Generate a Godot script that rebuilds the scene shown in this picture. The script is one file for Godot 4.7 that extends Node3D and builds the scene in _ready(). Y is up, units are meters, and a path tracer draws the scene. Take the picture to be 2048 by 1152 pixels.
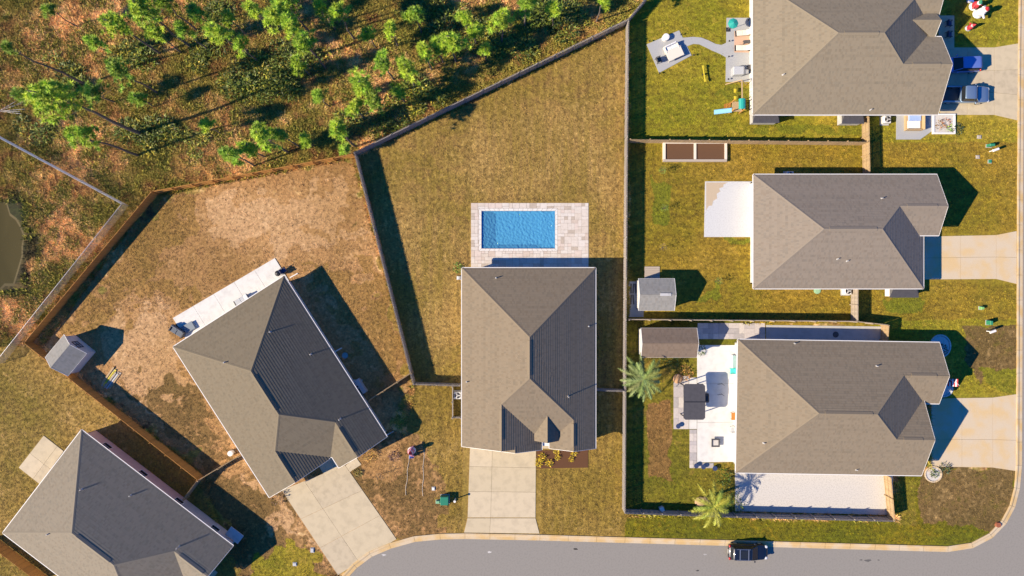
extends Node3D
# A suburban block seen straight down from a drone 85 m up: six shingled houses, fenced yards, a pool, scrub woodland and two streets.

const EYE := 85.0            # height of the camera above the ground, metres
const FOCAL := 1390.58       # focal length in survey units (2048 wide plan)
const SUN_RUN := Vector3(1.40, -1.0, -0.467)   # how far a shadow runs for each metre of height

var rng := RandomNumberGenerator.new()
var M := {}
var T := {}
var ground_map := Image.new()
const MAP_X0 := -76.0
const MAP_Z0 := -47.0
const MAP_W := 152.0
const MAP_D := 94.0
const MAP_RES := 10.0

# ---------------------------------------------------------------- mesh builder
class Build:
	var v := PackedVector3Array()
	var n := PackedVector3Array()
	var t := PackedVector2Array()
	var c := PackedColorArray()
	var col := Color(1, 1, 1)

	func tri(a: Vector3, b: Vector3, d: Vector3, out: Vector3, ua := Vector2.ZERO, ub := Vector2.ZERO, ud := Vector2.ZERO) -> void:
		var k := (d - a).cross(b - a)
		if k.length_squared() < 1e-14:
			return
		if k.dot(out) < 0.0:
			var s := b
			b = d
			d = s
			var su := ub
			ub = ud
			ud = su
			k = -k
		k = k.normalized()
		v.append(a); v.append(b); v.append(d)
		n.append(k); n.append(k); n.append(k)
		t.append(ua); t.append(ub); t.append(ud)
		c.append(col); c.append(col); c.append(col)

	func quad(a: Vector3, b: Vector3, d: Vector3, e: Vector3, out: Vector3) -> void:
		tri(a, b, d, out, Vector2(0, 0), Vector2(1, 0), Vector2(1, 1))
		tri(a, d, e, out, Vector2(0, 0), Vector2(1, 1), Vector2(0, 1))

	# a box whose upper edges are chamfered by b
	func box(x: Transform3D, s: Vector3, b := 0.0) -> void:
		var h := s * 0.5
		var lo := [Vector3(-h.x, -h.y, -h.z), Vector3(h.x, -h.y, -h.z), Vector3(h.x, -h.y, h.z), Vector3(-h.x, -h.y, h.z)]
		var mid := []
		var top := []
		for p in lo:
			mid.append(Vector3(p.x, h.y - b, p.z))
			top.append(Vector3(p.x - signf(p.x) * b, h.y, p.z - signf(p.z) * b))
		for i in 4:
			var j := (i + 1) % 4
			var out: Vector3 = x.basis * ((lo[i] + lo[j]) * Vector3(0.5, 0, 0.5))
			quad(x * lo[i], x * lo[j], x * mid[j], x * mid[i], out)
			if b > 0.0:
				quad(x * mid[i], x * mid[j], x * top[j], x * top[i], out + x.basis * Vector3(0, 0.01, 0))
		quad(x * top[0], x * top[1], x * top[2], x * top[3], x.basis.y)
		quad(x * lo[0], x * lo[1], x * lo[2], x * lo[3], -x.basis.y)

	func bx(center: Vector3, s: Vector3, turn := 0.0, b := 0.0) -> void:
		box(Transform3D(Basis(Vector3.UP, turn), center), s, b)

	# a bar of rectangular section between two points
	func bar(p: Vector3, q: Vector3, wide: float, deep: float) -> void:
		var d := q - p
		var l := d.length()
		if l < 1e-5:
			return
		d /= l
		var up := Vector3.UP if absf(d.y) < 0.95 else Vector3.RIGHT
		var side := d.cross(up).normalized()
		var u := side.cross(d).normalized()
		box(Transform3D(Basis(d, u, side), (p + q) * 0.5), Vector3(l, deep, wide))

	func tube(p: Vector3, q: Vector3, r0: float, r1: float, seg := 8, caps := true) -> void:
		var d := (q - p).normalized()
		var up := Vector3.UP if absf(d.y) < 0.9 else Vector3.RIGHT
		var a := d.cross(up).normalized()
		var b := d.cross(a).normalized()
		for i in seg:
			var t0 := TAU * i / seg
			var t1 := TAU * (i + 1) / seg
			var e0 := a * cos(t0) + b * sin(t0)
			var e1 := a * cos(t1) + b * sin(t1)
			quad(p + e0 * r0, p + e1 * r0, q + e1 * r1, q + e0 * r1, e0 + e1)
			if caps:
				tri(p, p + e0 * r0, p + e1 * r0, -d)
				tri(q, q + e0 * r1, q + e1 * r1, d)

	func blob(center: Vector3, r: Vector3, seg := 10, rings := 6) -> void:
		for j in rings:
			var f0 := PI * j / rings - PI / 2
			var f1 := PI * (j + 1) / rings - PI / 2
			for i in seg:
				var t0 := TAU * i / seg
				var t1 := TAU * (i + 1) / seg
				var p := [Vector3(cos(f0) * cos(t0), sin(f0), cos(f0) * sin(t0)), Vector3(cos(f0) * cos(t1), sin(f0), cos(f0) * sin(t1)), Vector3(cos(f1) * cos(t1), sin(f1), cos(f1) * sin(t1)), Vector3(cos(f1) * cos(t0), sin(f1), cos(f1) * sin(t0))]
				quad(center + p[0] * r, center + p[1] * r, center + p[2] * r, center + p[3] * r, p[0] + p[2])

	# an upright prism over a plan polygon (x, z)
	func prism(poly: PackedVector2Array, y0: float, y1: float, bottom := false) -> void:
		var ids := Geometry2D.triangulate_polygon(poly)
		for i in range(0, ids.size(), 3):
			var a := poly[ids[i]]
			var b := poly[ids[i + 1]]
			var d := poly[ids[i + 2]]
			tri(Vector3(a.x, y1, a.y), Vector3(b.x, y1, b.y), Vector3(d.x, y1, d.y), Vector3.UP)
			if bottom:
				tri(Vector3(a.x, y0, a.y), Vector3(b.x, y0, b.y), Vector3(d.x, y0, d.y), Vector3.DOWN)
		if y1 - y0 < 0.0005:
			return
		var turn := 1.0 if Geometry2D.is_polygon_clockwise(poly) else -1.0
		for i in poly.size():
			var a := poly[i]
			var b := poly[(i + 1) % poly.size()]
			var out := Vector3(-(b.y - a.y), 0, b.x - a.x) * turn
			quad(Vector3(a.x, y0, a.y), Vector3(b.x, y0, b.y), Vector3(b.x, y1, b.y), Vector3(a.x, y1, a.y), out)

	# skin over rings of equal size; ends closed
	func loft(rings: Array, inside: Vector3) -> void:
		for k in rings.size() - 1:
			var r: PackedVector3Array = rings[k]
			var s: PackedVector3Array = rings[k + 1]
			for i in r.size():
				var j := (i + 1) % r.size()
				var m := (r[i] + s[j]) * 0.5
				var o := m - Vector3(m.x, inside.y, inside.z)
				quad(r[i], r[j], s[j], s[i], o)
		for e in [0, rings.size() - 1]:
			var r: PackedVector3Array = rings[e]
			var mid := Vector3.ZERO
			for p in r:
				mid += p
			mid /= r.size()
			var out := Vector3(-1 if e == 0 else 1, 0, 0)
			for i in r.size():
				tri(mid, r[i], r[(i + 1) % r.size()], out)

	func mesh(smooth := false) -> ArrayMesh:
		if smooth:
			var st := SurfaceTool.new()
			st.begin(Mesh.PRIMITIVE_TRIANGLES)
			for i in v.size():
				st.set_smooth_group(0)
				st.set_color(c[i])
				st.add_vertex(v[i])
			st.generate_normals()
			return st.commit()
		var a := []
		a.resize(Mesh.ARRAY_MAX)
		a[Mesh.ARRAY_VERTEX] = v
		a[Mesh.ARRAY_NORMAL] = n
		a[Mesh.ARRAY_TEX_UV] = t
		a[Mesh.ARRAY_COLOR] = c
		var m := ArrayMesh.new()
		m.add_surface_from_arrays(Mesh.PRIMITIVE_TRIANGLES, a)
		return m

# ---------------------------------------------------------------- helpers
# plan survey: where a point read off the plan at height h stands in the world
func G(px: float, py: float, h := 0.0) -> Vector3:
	var k := (EYE - h) / FOCAL
	return Vector3((px - 1024.0) * k, h, (py - 576.0) * k)

func G2(px: float, py: float, h := 0.0) -> Vector2:
	var p := G(px, py, h)
	return Vector2(p.x, p.z)

func poly(points: Array, h := 0.0) -> PackedVector2Array:
	var out := PackedVector2Array()
	for p in points:
		out.append(G2(p[0], p[1], h))
	return out

func put(called: String, m: Mesh, material: Material, parent: Node) -> MeshInstance3D:
	var o := MeshInstance3D.new()
	o.name = called
	o.mesh = m
	o.material_override = material
	parent.add_child(o, true)
	return o

var counts := {}
func numbered(called: String) -> String:
	counts[called] = counts.get(called, -1) + 1
	return called if counts[called] == 0 else "%s_%03d" % [called, counts[called]]

func thing(called: String, label: String, category: String, at := Vector3.ZERO, turn := 0.0, group := "") -> Node3D:
	var o := Node3D.new()
	o.name = numbered(called)
	add_child(o)
	o.position = at
	o.rotation.y = turn
	tag(o, label, category, group)
	return o

func tag(o: Node, label: String, category: String, group := "") -> void:
	o.set_meta("label", label)
	o.set_meta("category", category)
	if group:
		o.set_meta("group", group)

func struct(called: String, m: Mesh, material: Material, label := "", category := "") -> MeshInstance3D:
	var o := put(numbered(called), m, material, self)
	o.set_meta("kind", "structure")
	if label:
		tag(o, label, category if category else called.replace("_", " "))
	return o

func struct_root(called: String, label: String, category: String) -> Node3D:
	var o := Node3D.new()
	o.name = numbered(called)
	add_child(o)
	o.set_meta("kind", "structure")
	tag(o, label, category)
	return o

func lin(r: float, g: float, b: float) -> Color:
	return Color(r / 255.0, g / 255.0, b / 255.0).srgb_to_linear()

# ---------------------------------------------------------------- textures and materials
func noise(sd: int, freq: float, oct := 3, kind := FastNoiseLite.TYPE_SIMPLEX_SMOOTH) -> FastNoiseLite:
	var f := FastNoiseLite.new()
	f.seed = sd
	f.frequency = freq
	f.noise_type = kind
	f.fractal_octaves = oct
	return f

func level(x: float) -> int:
	return clampi(roundi(Color(x, x, x).linear_to_srgb().r * 255.0), 0, 255)

# grey multiplier texture between lo and hi (linear), seamless
func mottle(sd: int, freq: float, oct: int, lo: float, hi: float, size := 256, stretch := 1) -> ImageTexture:
	var src := noise(sd, freq, oct).get_seamless_image(size, size)
	var data := PackedByteArray()
	data.resize(size * size * 3)
	var table := PackedByteArray()
	table.resize(256)
	for i in 256:
		table[i] = level(lerpf(lo, hi, i / 255.0))
	for y in size:
		for x in size:
			var g := src.get_pixel(x, (y / stretch) % size if stretch > 1 else y).r8
			var k := (y * size + x) * 3
			data[k] = table[g]
			data[k + 1] = table[g]
			data[k + 2] = table[g]
	return ImageTexture.create_from_image(Image.create_from_data(size, size, false, Image.FORMAT_RGB8, data))

# two-colour texture: noise above the threshold turns from colour a to colour b
func ramp(sd: int, freq: float, oct: int, a: Color, b: Color, cut: float, soft: float, size := 256) -> ImageTexture:
	var src := noise(sd, freq, oct).get_seamless_image(size, size)
	var grain := noise(sd + 50, 0.4, 2)
	var data := PackedByteArray()
	data.resize(size * size * 3)
	for y in size:
		for x in size:
			var c := a.lerp(b, smoothstep(cut - soft, cut + soft, src.get_pixel(x, y).r)) * (1.0 + 0.1 * grain.get_noise_2d(x, y))
			c = c.linear_to_srgb()
			var k := (y * size + x) * 3
			data[k] = c.r8
			data[k + 1] = c.g8
			data[k + 2] = c.b8
	return ImageTexture.create_from_image(Image.create_from_data(size, size, false, Image.FORMAT_RGB8, data))

func shingle_texture(sd: int, lo: float, hi: float) -> ImageTexture:
	var size := 512
	var r := RandomNumberGenerator.new()
	r.seed = sd
	var data := PackedByteArray()
	data.resize(size * size * 3)
	var fine := noise(sd, 0.35, 2)
	var rows := 28
	for row in rows:
		var y0 := row * size / rows
		var y1 := (row + 1) * size / rows
		var x := 0
		while x < size:
			var w := r.randi_range(7, 17)
			var tone := lerpf(lo, hi, r.randf())
			var warm := r.randf_range(-0.03, 0.03)
			for yy in range(y0, y1):
				for xx in range(x, mini(x + w, size)):
					var g := tone * (1.0 + 0.22 * fine.get_noise_2d(xx, yy))
					var k := (yy * size + xx) * 3
					data[k] = level(g * (1.0 + warm))
					data[k + 1] = level(g)
					data[k + 2] = level(g * (1.0 - warm))
			x += w
	return ImageTexture.create_from_image(Image.create_from_data(size, size, false, Image.FORMAT_RGB8, data))

func mat(color: Color, rough := 0.8, tex: Texture2D = null, metres := 4.0, metal := 0.0) -> StandardMaterial3D:
	var m := StandardMaterial3D.new()
	m.albedo_color = color.linear_to_srgb()
	m.roughness = rough
	m.metallic = metal
	m.cull_mode = BaseMaterial3D.CULL_DISABLED
	if tex:
		m.albedo_texture = tex
		m.uv1_triplanar = true
		m.uv1_world_triplanar = true
		m.uv1_scale = Vector3.ONE / metres
	return m

func vmat(color: Color, rough := 0.8, tex: Texture2D = null, metres := 4.0) -> StandardMaterial3D:
	var m := mat(color, rough, tex, metres)
	m.vertex_color_use_as_albedo = true
	return m

func make_materials() -> void:
	T.road = mottle(12, 0.12, 5, 0.86, 1.12)
	T.soft = mottle(3, 0.012, 4, 0.80, 1.12)
	T.stain = mottle(4, 0.02, 5, 0.84, 1.10)
	T.grit = mottle(5, 0.16, 3, 0.72, 1.2)
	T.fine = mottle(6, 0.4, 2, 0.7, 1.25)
	T.patch = mottle(8, 0.03, 5, 0.80, 1.14)
	T.roof = shingle_texture(11, 0.84, 1.16)
	T.rust = ramp(9, 0.014, 5, Color(0.57, 0.475, 0.345), Color(0.60, 0.44, 0.235), 0.56, 0.36)
	T.rust_kerb = ramp(10, 0.02, 5, Color(0.58, 0.475, 0.33), Color(0.57, 0.39, 0.17), 0.54, 0.3)
	for k in [["a", 0.248, 0.208, 0.148], ["b", 0.244, 0.206, 0.166], ["c", 0.236, 0.192, 0.136], ["d", 0.226, 0.181, 0.126], ["e", 0.180, 0.150, 0.104], ["f", 0.230, 0.200, 0.154], ["shed", 0.27, 0.265, 0.25], ["shed_brown", 0.20, 0.15, 0.112]]:
		var m := mat(Color(k[1], k[2], k[3]), 0.92)
		m.albedo_texture = T.roof
		m.vertex_color_use_as_albedo = true
		M["roof_" + k[0]] = m
	M.white = mat(Color(0.8, 0.79, 0.77), 0.5)
	M.siding = mat(Color(0.74, 0.73, 0.7), 0.6, T.soft, 3.0)
	M.siding_fence_glow = mat(Color(0.66, 0.58, 0.56), 0.6, T.soft, 3.0)  # pink is orange fence light on pale siding, mixed into the base colour
	M.siding_grey = mat(Color(0.5, 0.5, 0.5), 0.6, T.soft, 3.0)
	M.glass = mat(Color(0.02, 0.024, 0.03), 0.08)
	M.concrete = mat(Color(0.54, 0.455, 0.31), 0.85, T.stain, 7.0)
	M.concrete_light = mat(Color(0.575, 0.485, 0.34), 0.85, T.stain, 6.0)
	M.concrete_dull = mat(Color(0.51, 0.43, 0.30), 0.85, T.patch, 8.0)
	M.concrete_pale = mat(Color(0.68, 0.67, 0.64), 0.8, T.stain, 6.0)
	M.concrete_warm = mat(Color(1.0, 1.0, 1.0), 0.85, T.rust, 11.0)
	M.concrete_grey = mat(Color(0.45, 0.45, 0.44), 0.85, T.stain, 5.0)
	M.kerb = mat(Color(1.0, 1.0, 1.0), 0.85, T.rust_kerb, 14.0)
	M.asphalt = mat(Color(0.258, 0.243, 0.222), 0.9, T.road, 9.0)
	M.wood_new = vmat(Color(0.58, 0.29, 0.07), 0.8, T.grit, 2.0)
	M.wood_grey = vmat(Color(0.40, 0.365, 0.34), 0.9, T.grit, 2.0)
	M.wood_tan = vmat(Color(0.50, 0.36, 0.20), 0.85, T.grit, 2.0)
	M.wood_pale = vmat(Color(0.46, 0.39, 0.32), 0.85, T.grit, 2.0)
	M.galvanised = mat(Color(0.62, 0.64, 0.68), 0.35, null, 1.0, 0.75)
	M.dark = mat(Color(0.03, 0.03, 0.035), 0.5)
	M.charcoal = mat(Color(0.075, 0.072, 0.078), 0.55, T.soft, 2.0)
	M.rubber = mat(Color(0.02, 0.02, 0.02), 0.8)
	M.mulch = mat(Color(0.115, 0.05, 0.022), 0.95, T.fine, 1.6)
	M.soil = mat(Color(0.13, 0.065, 0.032), 0.95, T.fine, 1.6)
	M.gravel_white = mat(Color(0.60, 0.57, 0.525), 0.9, T.grit, 8.0)
	M.stone_white = mat(Color(0.58, 0.59, 0.60), 0.85, T.grit, 7.0)
	M.paver_grey = mat(Color(0.40, 0.41, 0.42), 0.85, T.grit, 2.0)
	M.pool_shell = mat(Color(0.06, 0.31, 0.60), 0.35, T.fine, 9.0)  # fine speckle in the colour stands for ripple light on the pool floor
	var w := mat(Color(0.13, 0.46, 0.72), 0.05)
	w.transparency = BaseMaterial3D.TRANSPARENCY_ALPHA
	w.albedo_color.a = 0.4
	M.water = w
	M.bark = mat(Color(0.16, 0.13, 0.11), 0.95, T.grit, 0.8)
	M.palm_bark = mat(Color(0.23, 0.17, 0.12), 0.95, T.grit, 0.6)
	M.leaf = vmat(Color(1, 1, 1), 0.6)
	M.leaf.backlight = Color(0.28, 0.3, 0.1)
	M.tuft = vmat(Color(1, 1, 1), 0.9)
	for k in [["teal", 0.02, 0.36, 0.30], ["green", 0.03, 0.24, 0.13], ["red", 0.5, 0.03, 0.04], ["blue", 0.06, 0.14, 0.5], ["yellow", 0.62, 0.5, 0.03], ["orange", 0.55, 0.2, 0.05], ["sky", 0.2, 0.45, 0.62], ["cream", 0.74, 0.68, 0.58], ["navy", 0.03, 0.05, 0.13], ["pink", 0.6, 0.25, 0.32], ["cushion", 0.45, 0.47, 0.5]]:
		M[k[0]] = mat(Color(k[1], k[2], k[3]), 0.55)
	M.rug = mat(Color(0.6, 0.4, 0.29), 0.95, T.grit, 0.9)

# ---------------------------------------------------------------- ground colours
var region_w := 0
var region_d := 0
var regions := PackedByteArray()

func fill_region(points: Array, id: int) -> void:
	var p := poly(points)
	var y_lo := 1e9
	var y_hi := -1e9
	for q in p:
		y_lo = minf(y_lo, q.y)
		y_hi = maxf(y_hi, q.y)
	var r0 := clampi(int((y_lo - MAP_Z0) * MAP_RES), 0, region_d - 1)
	var r1 := clampi(int((y_hi - MAP_Z0) * MAP_RES), 0, region_d - 1)
	for row in range(r0, r1 + 1):
		var z := MAP_Z0 + (row + 0.5) / MAP_RES
		var xs := []
		for i in p.size():
			var a := p[i]
			var b := p[(i + 1) % p.size()]
			if (a.y <= z) != (b.y <= z):
				xs.append(a.x + (z - a.y) / (b.y - a.y) * (b.x - a.x))
		xs.sort()
		for k in range(0, xs.size() - 1, 2):
			var c0 := clampi(int((xs[k] - MAP_X0) * MAP_RES), 0, region_w - 1)
			var c1 := clampi(int((xs[k + 1] - MAP_X0) * MAP_RES), 0, region_w - 1)
			for col in range(c0, c1 + 1):
				regions[row * region_w + col] = id

# palette of each region: four soil and grass tones that noise mixes
var PALETTE := {}
func tones(list: Array) -> Array:
	var out := []
	for c in list:
		var l := lin(c[0], c[1], c[2])
		out.append(Vector3(l.r, l.g, l.b) * 0.8)
	return out

func paint_ground() -> void:
	region_w = int(MAP_W * MAP_RES)
	region_d = int(MAP_D * MAP_RES)
	regions.resize(region_w * region_d)
	PALETTE = {
		0: tones([[200, 156, 100], [146, 132, 60], [236, 196, 140], [126, 90, 52]]),     # scrub
		1: tones([[192, 148, 96], [162, 124, 72], [208, 166, 116], [168, 126, 76]]),# bare sandy yard
		2: tones([[174, 141, 78], [150, 126, 54], [188, 155, 92], [152, 120, 62]]), # dormant lawn round the pool
		3: tones([[162, 144, 38], [140, 136, 24], [178, 150, 56], [132, 122, 28]]), # green lawn
		4: tones([[158, 130, 38], [140, 124, 28], [170, 138, 52], [132, 112, 30]]), # amber lawn
		5: tones([[134, 122, 30], [116, 114, 18], [150, 124, 50], [104, 100, 20]]), # deep green lawn
		6: tones([[166, 136, 68], [142, 122, 48], [188, 154, 92], [128, 106, 48]]), # rough lawn
		7: tones([[164, 134, 64], [148, 124, 48], [180, 148, 84], [134, 108, 44]]), # front lawn
		8: tones([[150, 116, 68], [122, 96, 50], [206, 158, 104], [112, 92, 44]]),  # worn front yard
		9: tones([[130, 104, 60], [112, 92, 48], [170, 140, 90], [116, 106, 34]]),     # brown thin turf
		10: tones([[70, 62, 34], [58, 62, 30], [110, 92, 56], [48, 46, 26]]),       # pond edge
		11: tones([[126, 118, 8], [106, 108, 4], [146, 122, 14], [96, 98, 6]]),  # verge
		12: tones([[156, 116, 66], [140, 108, 54], [168, 128, 76], [126, 98, 46]]), # brown strip
		13: tones([[136, 132, 28], [120, 124, 22], [148, 136, 36], [110, 112, 22]]), # lush patch
		14: tones([[204, 163, 116], [188, 148, 98], [214, 176, 130], [176, 138, 90]]), # bare sand
		15: tones([[172, 132, 74], [150, 118, 58], [190, 148, 90], [146, 112, 60]]), # olive grass in the sandy yard
	}
	fill_region([[-120, -120], [2200, -120], [2200, 1300], [-120, 1300]], 0)
	# yards
	fill_region([[308, 393], [705, 318], [826, 766], [600, 1152], [470, 1152], [420, 960], [90, 690]], 1)
	fill_region([[716, 314], [1250, 55], [1248, 1080], [920, 1080], [830, 770]], 2)
	fill_region([[1258, 40], [1290, 0], [1290, -60], [2040, -60], [2040, 290], [1258, 290]], 3)
	fill_region([[1258, 285], [2040, 285], [2040, 655], [1258, 640]], 4)
	fill_region([[1760, 640], [2040, 640], [2040, 700], [1760, 700]], 3)
	fill_region([[1252, 640], [1480, 640], [1480, 1030], [1252, 1030]], 5)
	fill_region([[-120, 700], [60, 690], [395, 955], [480, 1152], [480, 1300], [-120, 1300]], 6)
	fill_region([[830, 775], [925, 775], [925, 1090], [770, 1090]], 7)
	fill_region([[700, 860], [858, 870], [885, 960], [905, 1075], [790, 1085], [600, 1000]], 8)
	fill_region([[1075, 790], [1250, 790], [1250, 1085], [1060, 1085]], 7)
	fill_region([[1250, 1032], [2060, 1048], [2060, 1110], [1250, 1085]], 11)
	fill_region([[1795, 940], [2040, 935], [2040, 1080], [1795, 1060]], 11)
	fill_region([[1835, 940], [2036, 936], [2020, 1070], [1840, 1045]], 9)
	fill_region([[1800, 655], [2040, 655], [2040, 795], [1800, 795]], 3)
	fill_region([[1925, 652], [2034, 652], [2034, 745], [1960, 770], [1930, 720]], 9)
	fill_region([[430, 950], [560, 960], [680, 1152], [470, 1152], [420, 985]], 8)
	fill_region([[500, 1152], [560, 1090], [640, 1152], [640, 1250], [480, 1250]], 3)
	# patches inside the yards
	fill_region([[1292, 808], [1340, 800], [1345, 960], [1300, 960]], 12)
	fill_region([[400, 380], [705, 350], [745, 500], [600, 520], [480, 560], [330, 560], [300, 480]], 1)
	fill_region([[310, 395], [390, 385], [380, 470], [240, 620], [190, 640], [120, 680]], 15)
	fill_region([[255, 560], [385, 565], [400, 600], [330, 620], [280, 605]], 15)
	fill_region([[240, 620], [330, 640], [350, 700], [420, 860], [330, 850], [200, 700]], 14)
	fill_region([[420, 385], [690, 370], [720, 470], [560, 500], [420, 470]], 14)
	fill_region([[600, 530], [745, 520], [820, 745], [760, 760]], 15)
	fill_region([[405, 790], [470, 905], [400, 930], [300, 800], [220, 760]], 8)
	fill_region([[700, 870], [800, 880], [780, 960], [720, 960]], 1)
	fill_region([[490, 940], [560, 1000], [640, 1100], [600, 1090], [520, 1010]], 14)
	fill_region([[1450, 475], [1503, 475], [1503, 490], [1450, 490]], 13)
	fill_region([[1395, 590], [1440, 560], [1440, 602], [1395, 606]], 13)
	fill_region([[1305, 350], [1340, 370], [1336, 450], [1308, 455]], 13)
	fill_region([[1505, 250], [1730, 250], [1730, 268], [1505, 268]], 13)
	fill_region([[1455, 165], [1503, 165], [1503, 215], [1430, 190]], 13)
	fill_region([[1960, 740], [2034, 735], [2034, 790], [1990, 780]], 13)
	fill_region([[1890, 740], [1960, 760], [1960, 790], [1905, 790]], 3)
	fill_region([[1765, 590], [1850, 590], [1840, 625], [1770, 630]], 13)
	fill_region([[1795, 960], [1832, 960], [1832, 1050], [1795, 1050]], 5)
	fill_region([[-100, 370], [40, 395], [80, 480], [60, 580], [-100, 610]], 10)
	var n1 := noise(21, 0.07, 3)
	var n2 := noise(22, 0.35, 3)
	var n3 := noise(23, 1.4, 2)
	var n4 := noise(24, 4.0, 1)
	var warp := noise(25, 0.18, 3)
	var streak := noise(26, 0.5, 3)
	var band := noise(27, 1.0, 2)
	var data := PackedByteArray()
	data.resize(region_w * region_d * 3)
	var soft := {0: 14.0, 1: 14.0, 14: 26.0, 15: 22.0, 8: 20.0, 13: 9.0, 12: 7.0, 9: 6.0, 10: 14.0}
	for row in region_d:
		var z := MAP_Z0 + (row + 0.5) / MAP_RES
		for col in region_w:
			var x := MAP_X0 + (col + 0.5) / MAP_RES
			var here := regions[row * region_w + col]
			var reach: float = soft.get(here, 2.5)
			var c2 := clampi(col + int(reach * (warp.get_noise_2d(x, z) + 0.5 * n2.get_noise_2d(z, x)) * 1.6), 0, region_w - 1)
			var r2 := clampi(row + int(reach * (warp.get_noise_2d(z + 90.0, x) + 0.5 * n2.get_noise_2d(x + 50.0, z)) * 1.6), 0, region_d - 1)
			var id := regions[r2 * region_w + c2]
			var p: Array = PALETTE[id]
			var a := n1.get_noise_2d(x, z)
			var b := n2.get_noise_2d(x, z)
			var d := n3.get_noise_2d(x, z)
			var e := n4.get_noise_2d(x, z)
			var wild := 1.8 if id == 0 or id == 10 else 1.0
			var s := clampf(0.5 + (a * 0.9 + b * 0.8) * wild + d * 0.25, 0.0, 1.0)
			var color: Vector3 = (p[0] as Vector3).lerp(p[1], s)
			var u := clampf((b * 0.8 - a * 0.6) * wild + d * 0.7 - 0.12, 0.0, 1.0)
			color = color.lerp(p[2], u)
			var w := clampf((-b * 0.9 + a * 0.3) * wild - d * 0.6 - 0.15, 0.0, 1.0)
			color = color.lerp(p[3], w)
			if id == 2 or id == 7:
				var lane := streak.get_noise_2d(x * 2.6, z * 0.16)
				var strand := streak.get_noise_2d(x * 7.0 + 300.0, z * 1.1)
				color *= 1.0 + 0.18 * lane + 0.24 * strand + 0.07 * sin(x * TAU / 1.06 + a)
				color = color.lerp(p[1], clampf(lane * 0.9 + band.get_noise_2d(x * 0.16, z * 0.03), 0.0, 0.8))
			elif id == 3 or id == 4 or id == 5 or id == 11:
				color *= 1.0 + 0.3 * streak.get_noise_2d(x * 1.3, z * 5.0) + 0.2 * streak.get_noise_2d(x * 0.3, z * 1.6)
			color *= 1.0 + e * 0.34 + d * 0.22
			var k := (row * region_w + col) * 3
			var q := Color(color.x, color.y, color.z).linear_to_srgb()
			data[k] = clampi(int(q.r * 255.0), 0, 255)
			data[k + 1] = clampi(int(q.g * 255.0), 0, 255)
			data[k + 2] = clampi(int(q.b * 255.0), 0, 255)
	ground_map = Image.create_from_data(region_w, region_d, false, Image.FORMAT_RGB8, data)
	var m := StandardMaterial3D.new()
	m.albedo_texture = ImageTexture.create_from_image(ground_map)
	m.roughness = 0.95
	m.cull_mode = BaseMaterial3D.CULL_DISABLED
	M.ground = m

func map_color(x: float, z: float) -> Color:
	var c := clampi(int((x - MAP_X0) * MAP_RES), 0, region_w - 1)
	var r := clampi(int((z - MAP_Z0) * MAP_RES), 0, region_d - 1)
	return ground_map.get_pixel(c, r).srgb_to_linear()

func region_at(x: float, z: float) -> int:
	var c := clampi(int((x - MAP_X0) * MAP_RES), 0, region_w - 1)
	var r := clampi(int((z - MAP_Z0) * MAP_RES), 0, region_d - 1)
	return regions[r * region_w + c]

var pool_hole := PackedVector2Array()
var pond_hole := PackedVector2Array()

# a flat sheet over a plan polygon, with the pool and pond left open
func sheet(p: PackedVector2Array, y: float) -> Build:
	var st := Build.new()
	var pieces := [p]
	for hole in [pool_hole, pond_hole]:
		var lo: Vector2 = hole[0]
		var hi: Vector2 = hole[0]
		for q in hole:
			lo = lo.min(q)
			hi = hi.max(q)
		var far := 900.0
		var cuts := [
			PackedVector2Array([Vector2(-far, -far), Vector2(far, -far), Vector2(far, lo.y), Vector2(-far, lo.y)]),
			PackedVector2Array([Vector2(-far, hi.y), Vector2(far, hi.y), Vector2(far, far), Vector2(-far, far)]),
			PackedVector2Array([Vector2(-far, lo.y), Vector2(lo.x, lo.y), Vector2(lo.x, hi.y), Vector2(-far, hi.y)]),
			PackedVector2Array([Vector2(hi.x, lo.y), Vector2(far, lo.y), Vector2(far, hi.y), Vector2(hi.x, hi.y)])]
		if hole.size() > 4:   # a ragged hole: fill the space between it and its bounding box
			var middle := (lo + hi) * 0.5
			for i in hole.size():
				var a: Vector2 = hole[i]
				var b: Vector2 = hole[(i + 1) % hole.size()]
				var oa := a
				var ob := b
				for s in 60:
					oa += (oa - middle).normalized() * 0.5
					ob += (ob - middle).normalized() * 0.5
				var box := PackedVector2Array([lo, Vector2(hi.x, lo.y), hi, Vector2(lo.x, hi.y)])
				for w in Geometry2D.intersect_polygons(PackedVector2Array([a, b, ob, oa]), box):
					cuts.append(w)
		var next := []
		for piece in pieces:
			for cut in cuts:
				for got in Geometry2D.intersect_polygons(piece, cut):
					next.append(got)
		pieces = next
	for piece in pieces:
		var ids := Geometry2D.triangulate_polygon(piece)
		for i in range(0, ids.size(), 3):
			var a: Vector2 = piece[ids[i]]
			var b: Vector2 = piece[ids[i + 1]]
			var d: Vector2 = piece[ids[i + 2]]
			st.tri(Vector3(a.x, y, a.y), Vector3(b.x, y, b.y), Vector3(d.x, y, d.y), Vector3.UP, map_uv(a), map_uv(b), map_uv(d))
	return st

func map_uv(p: Vector2) -> Vector2:
	return Vector2((p.x - MAP_X0) / MAP_W, (p.y - MAP_Z0) / MAP_D)

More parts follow.
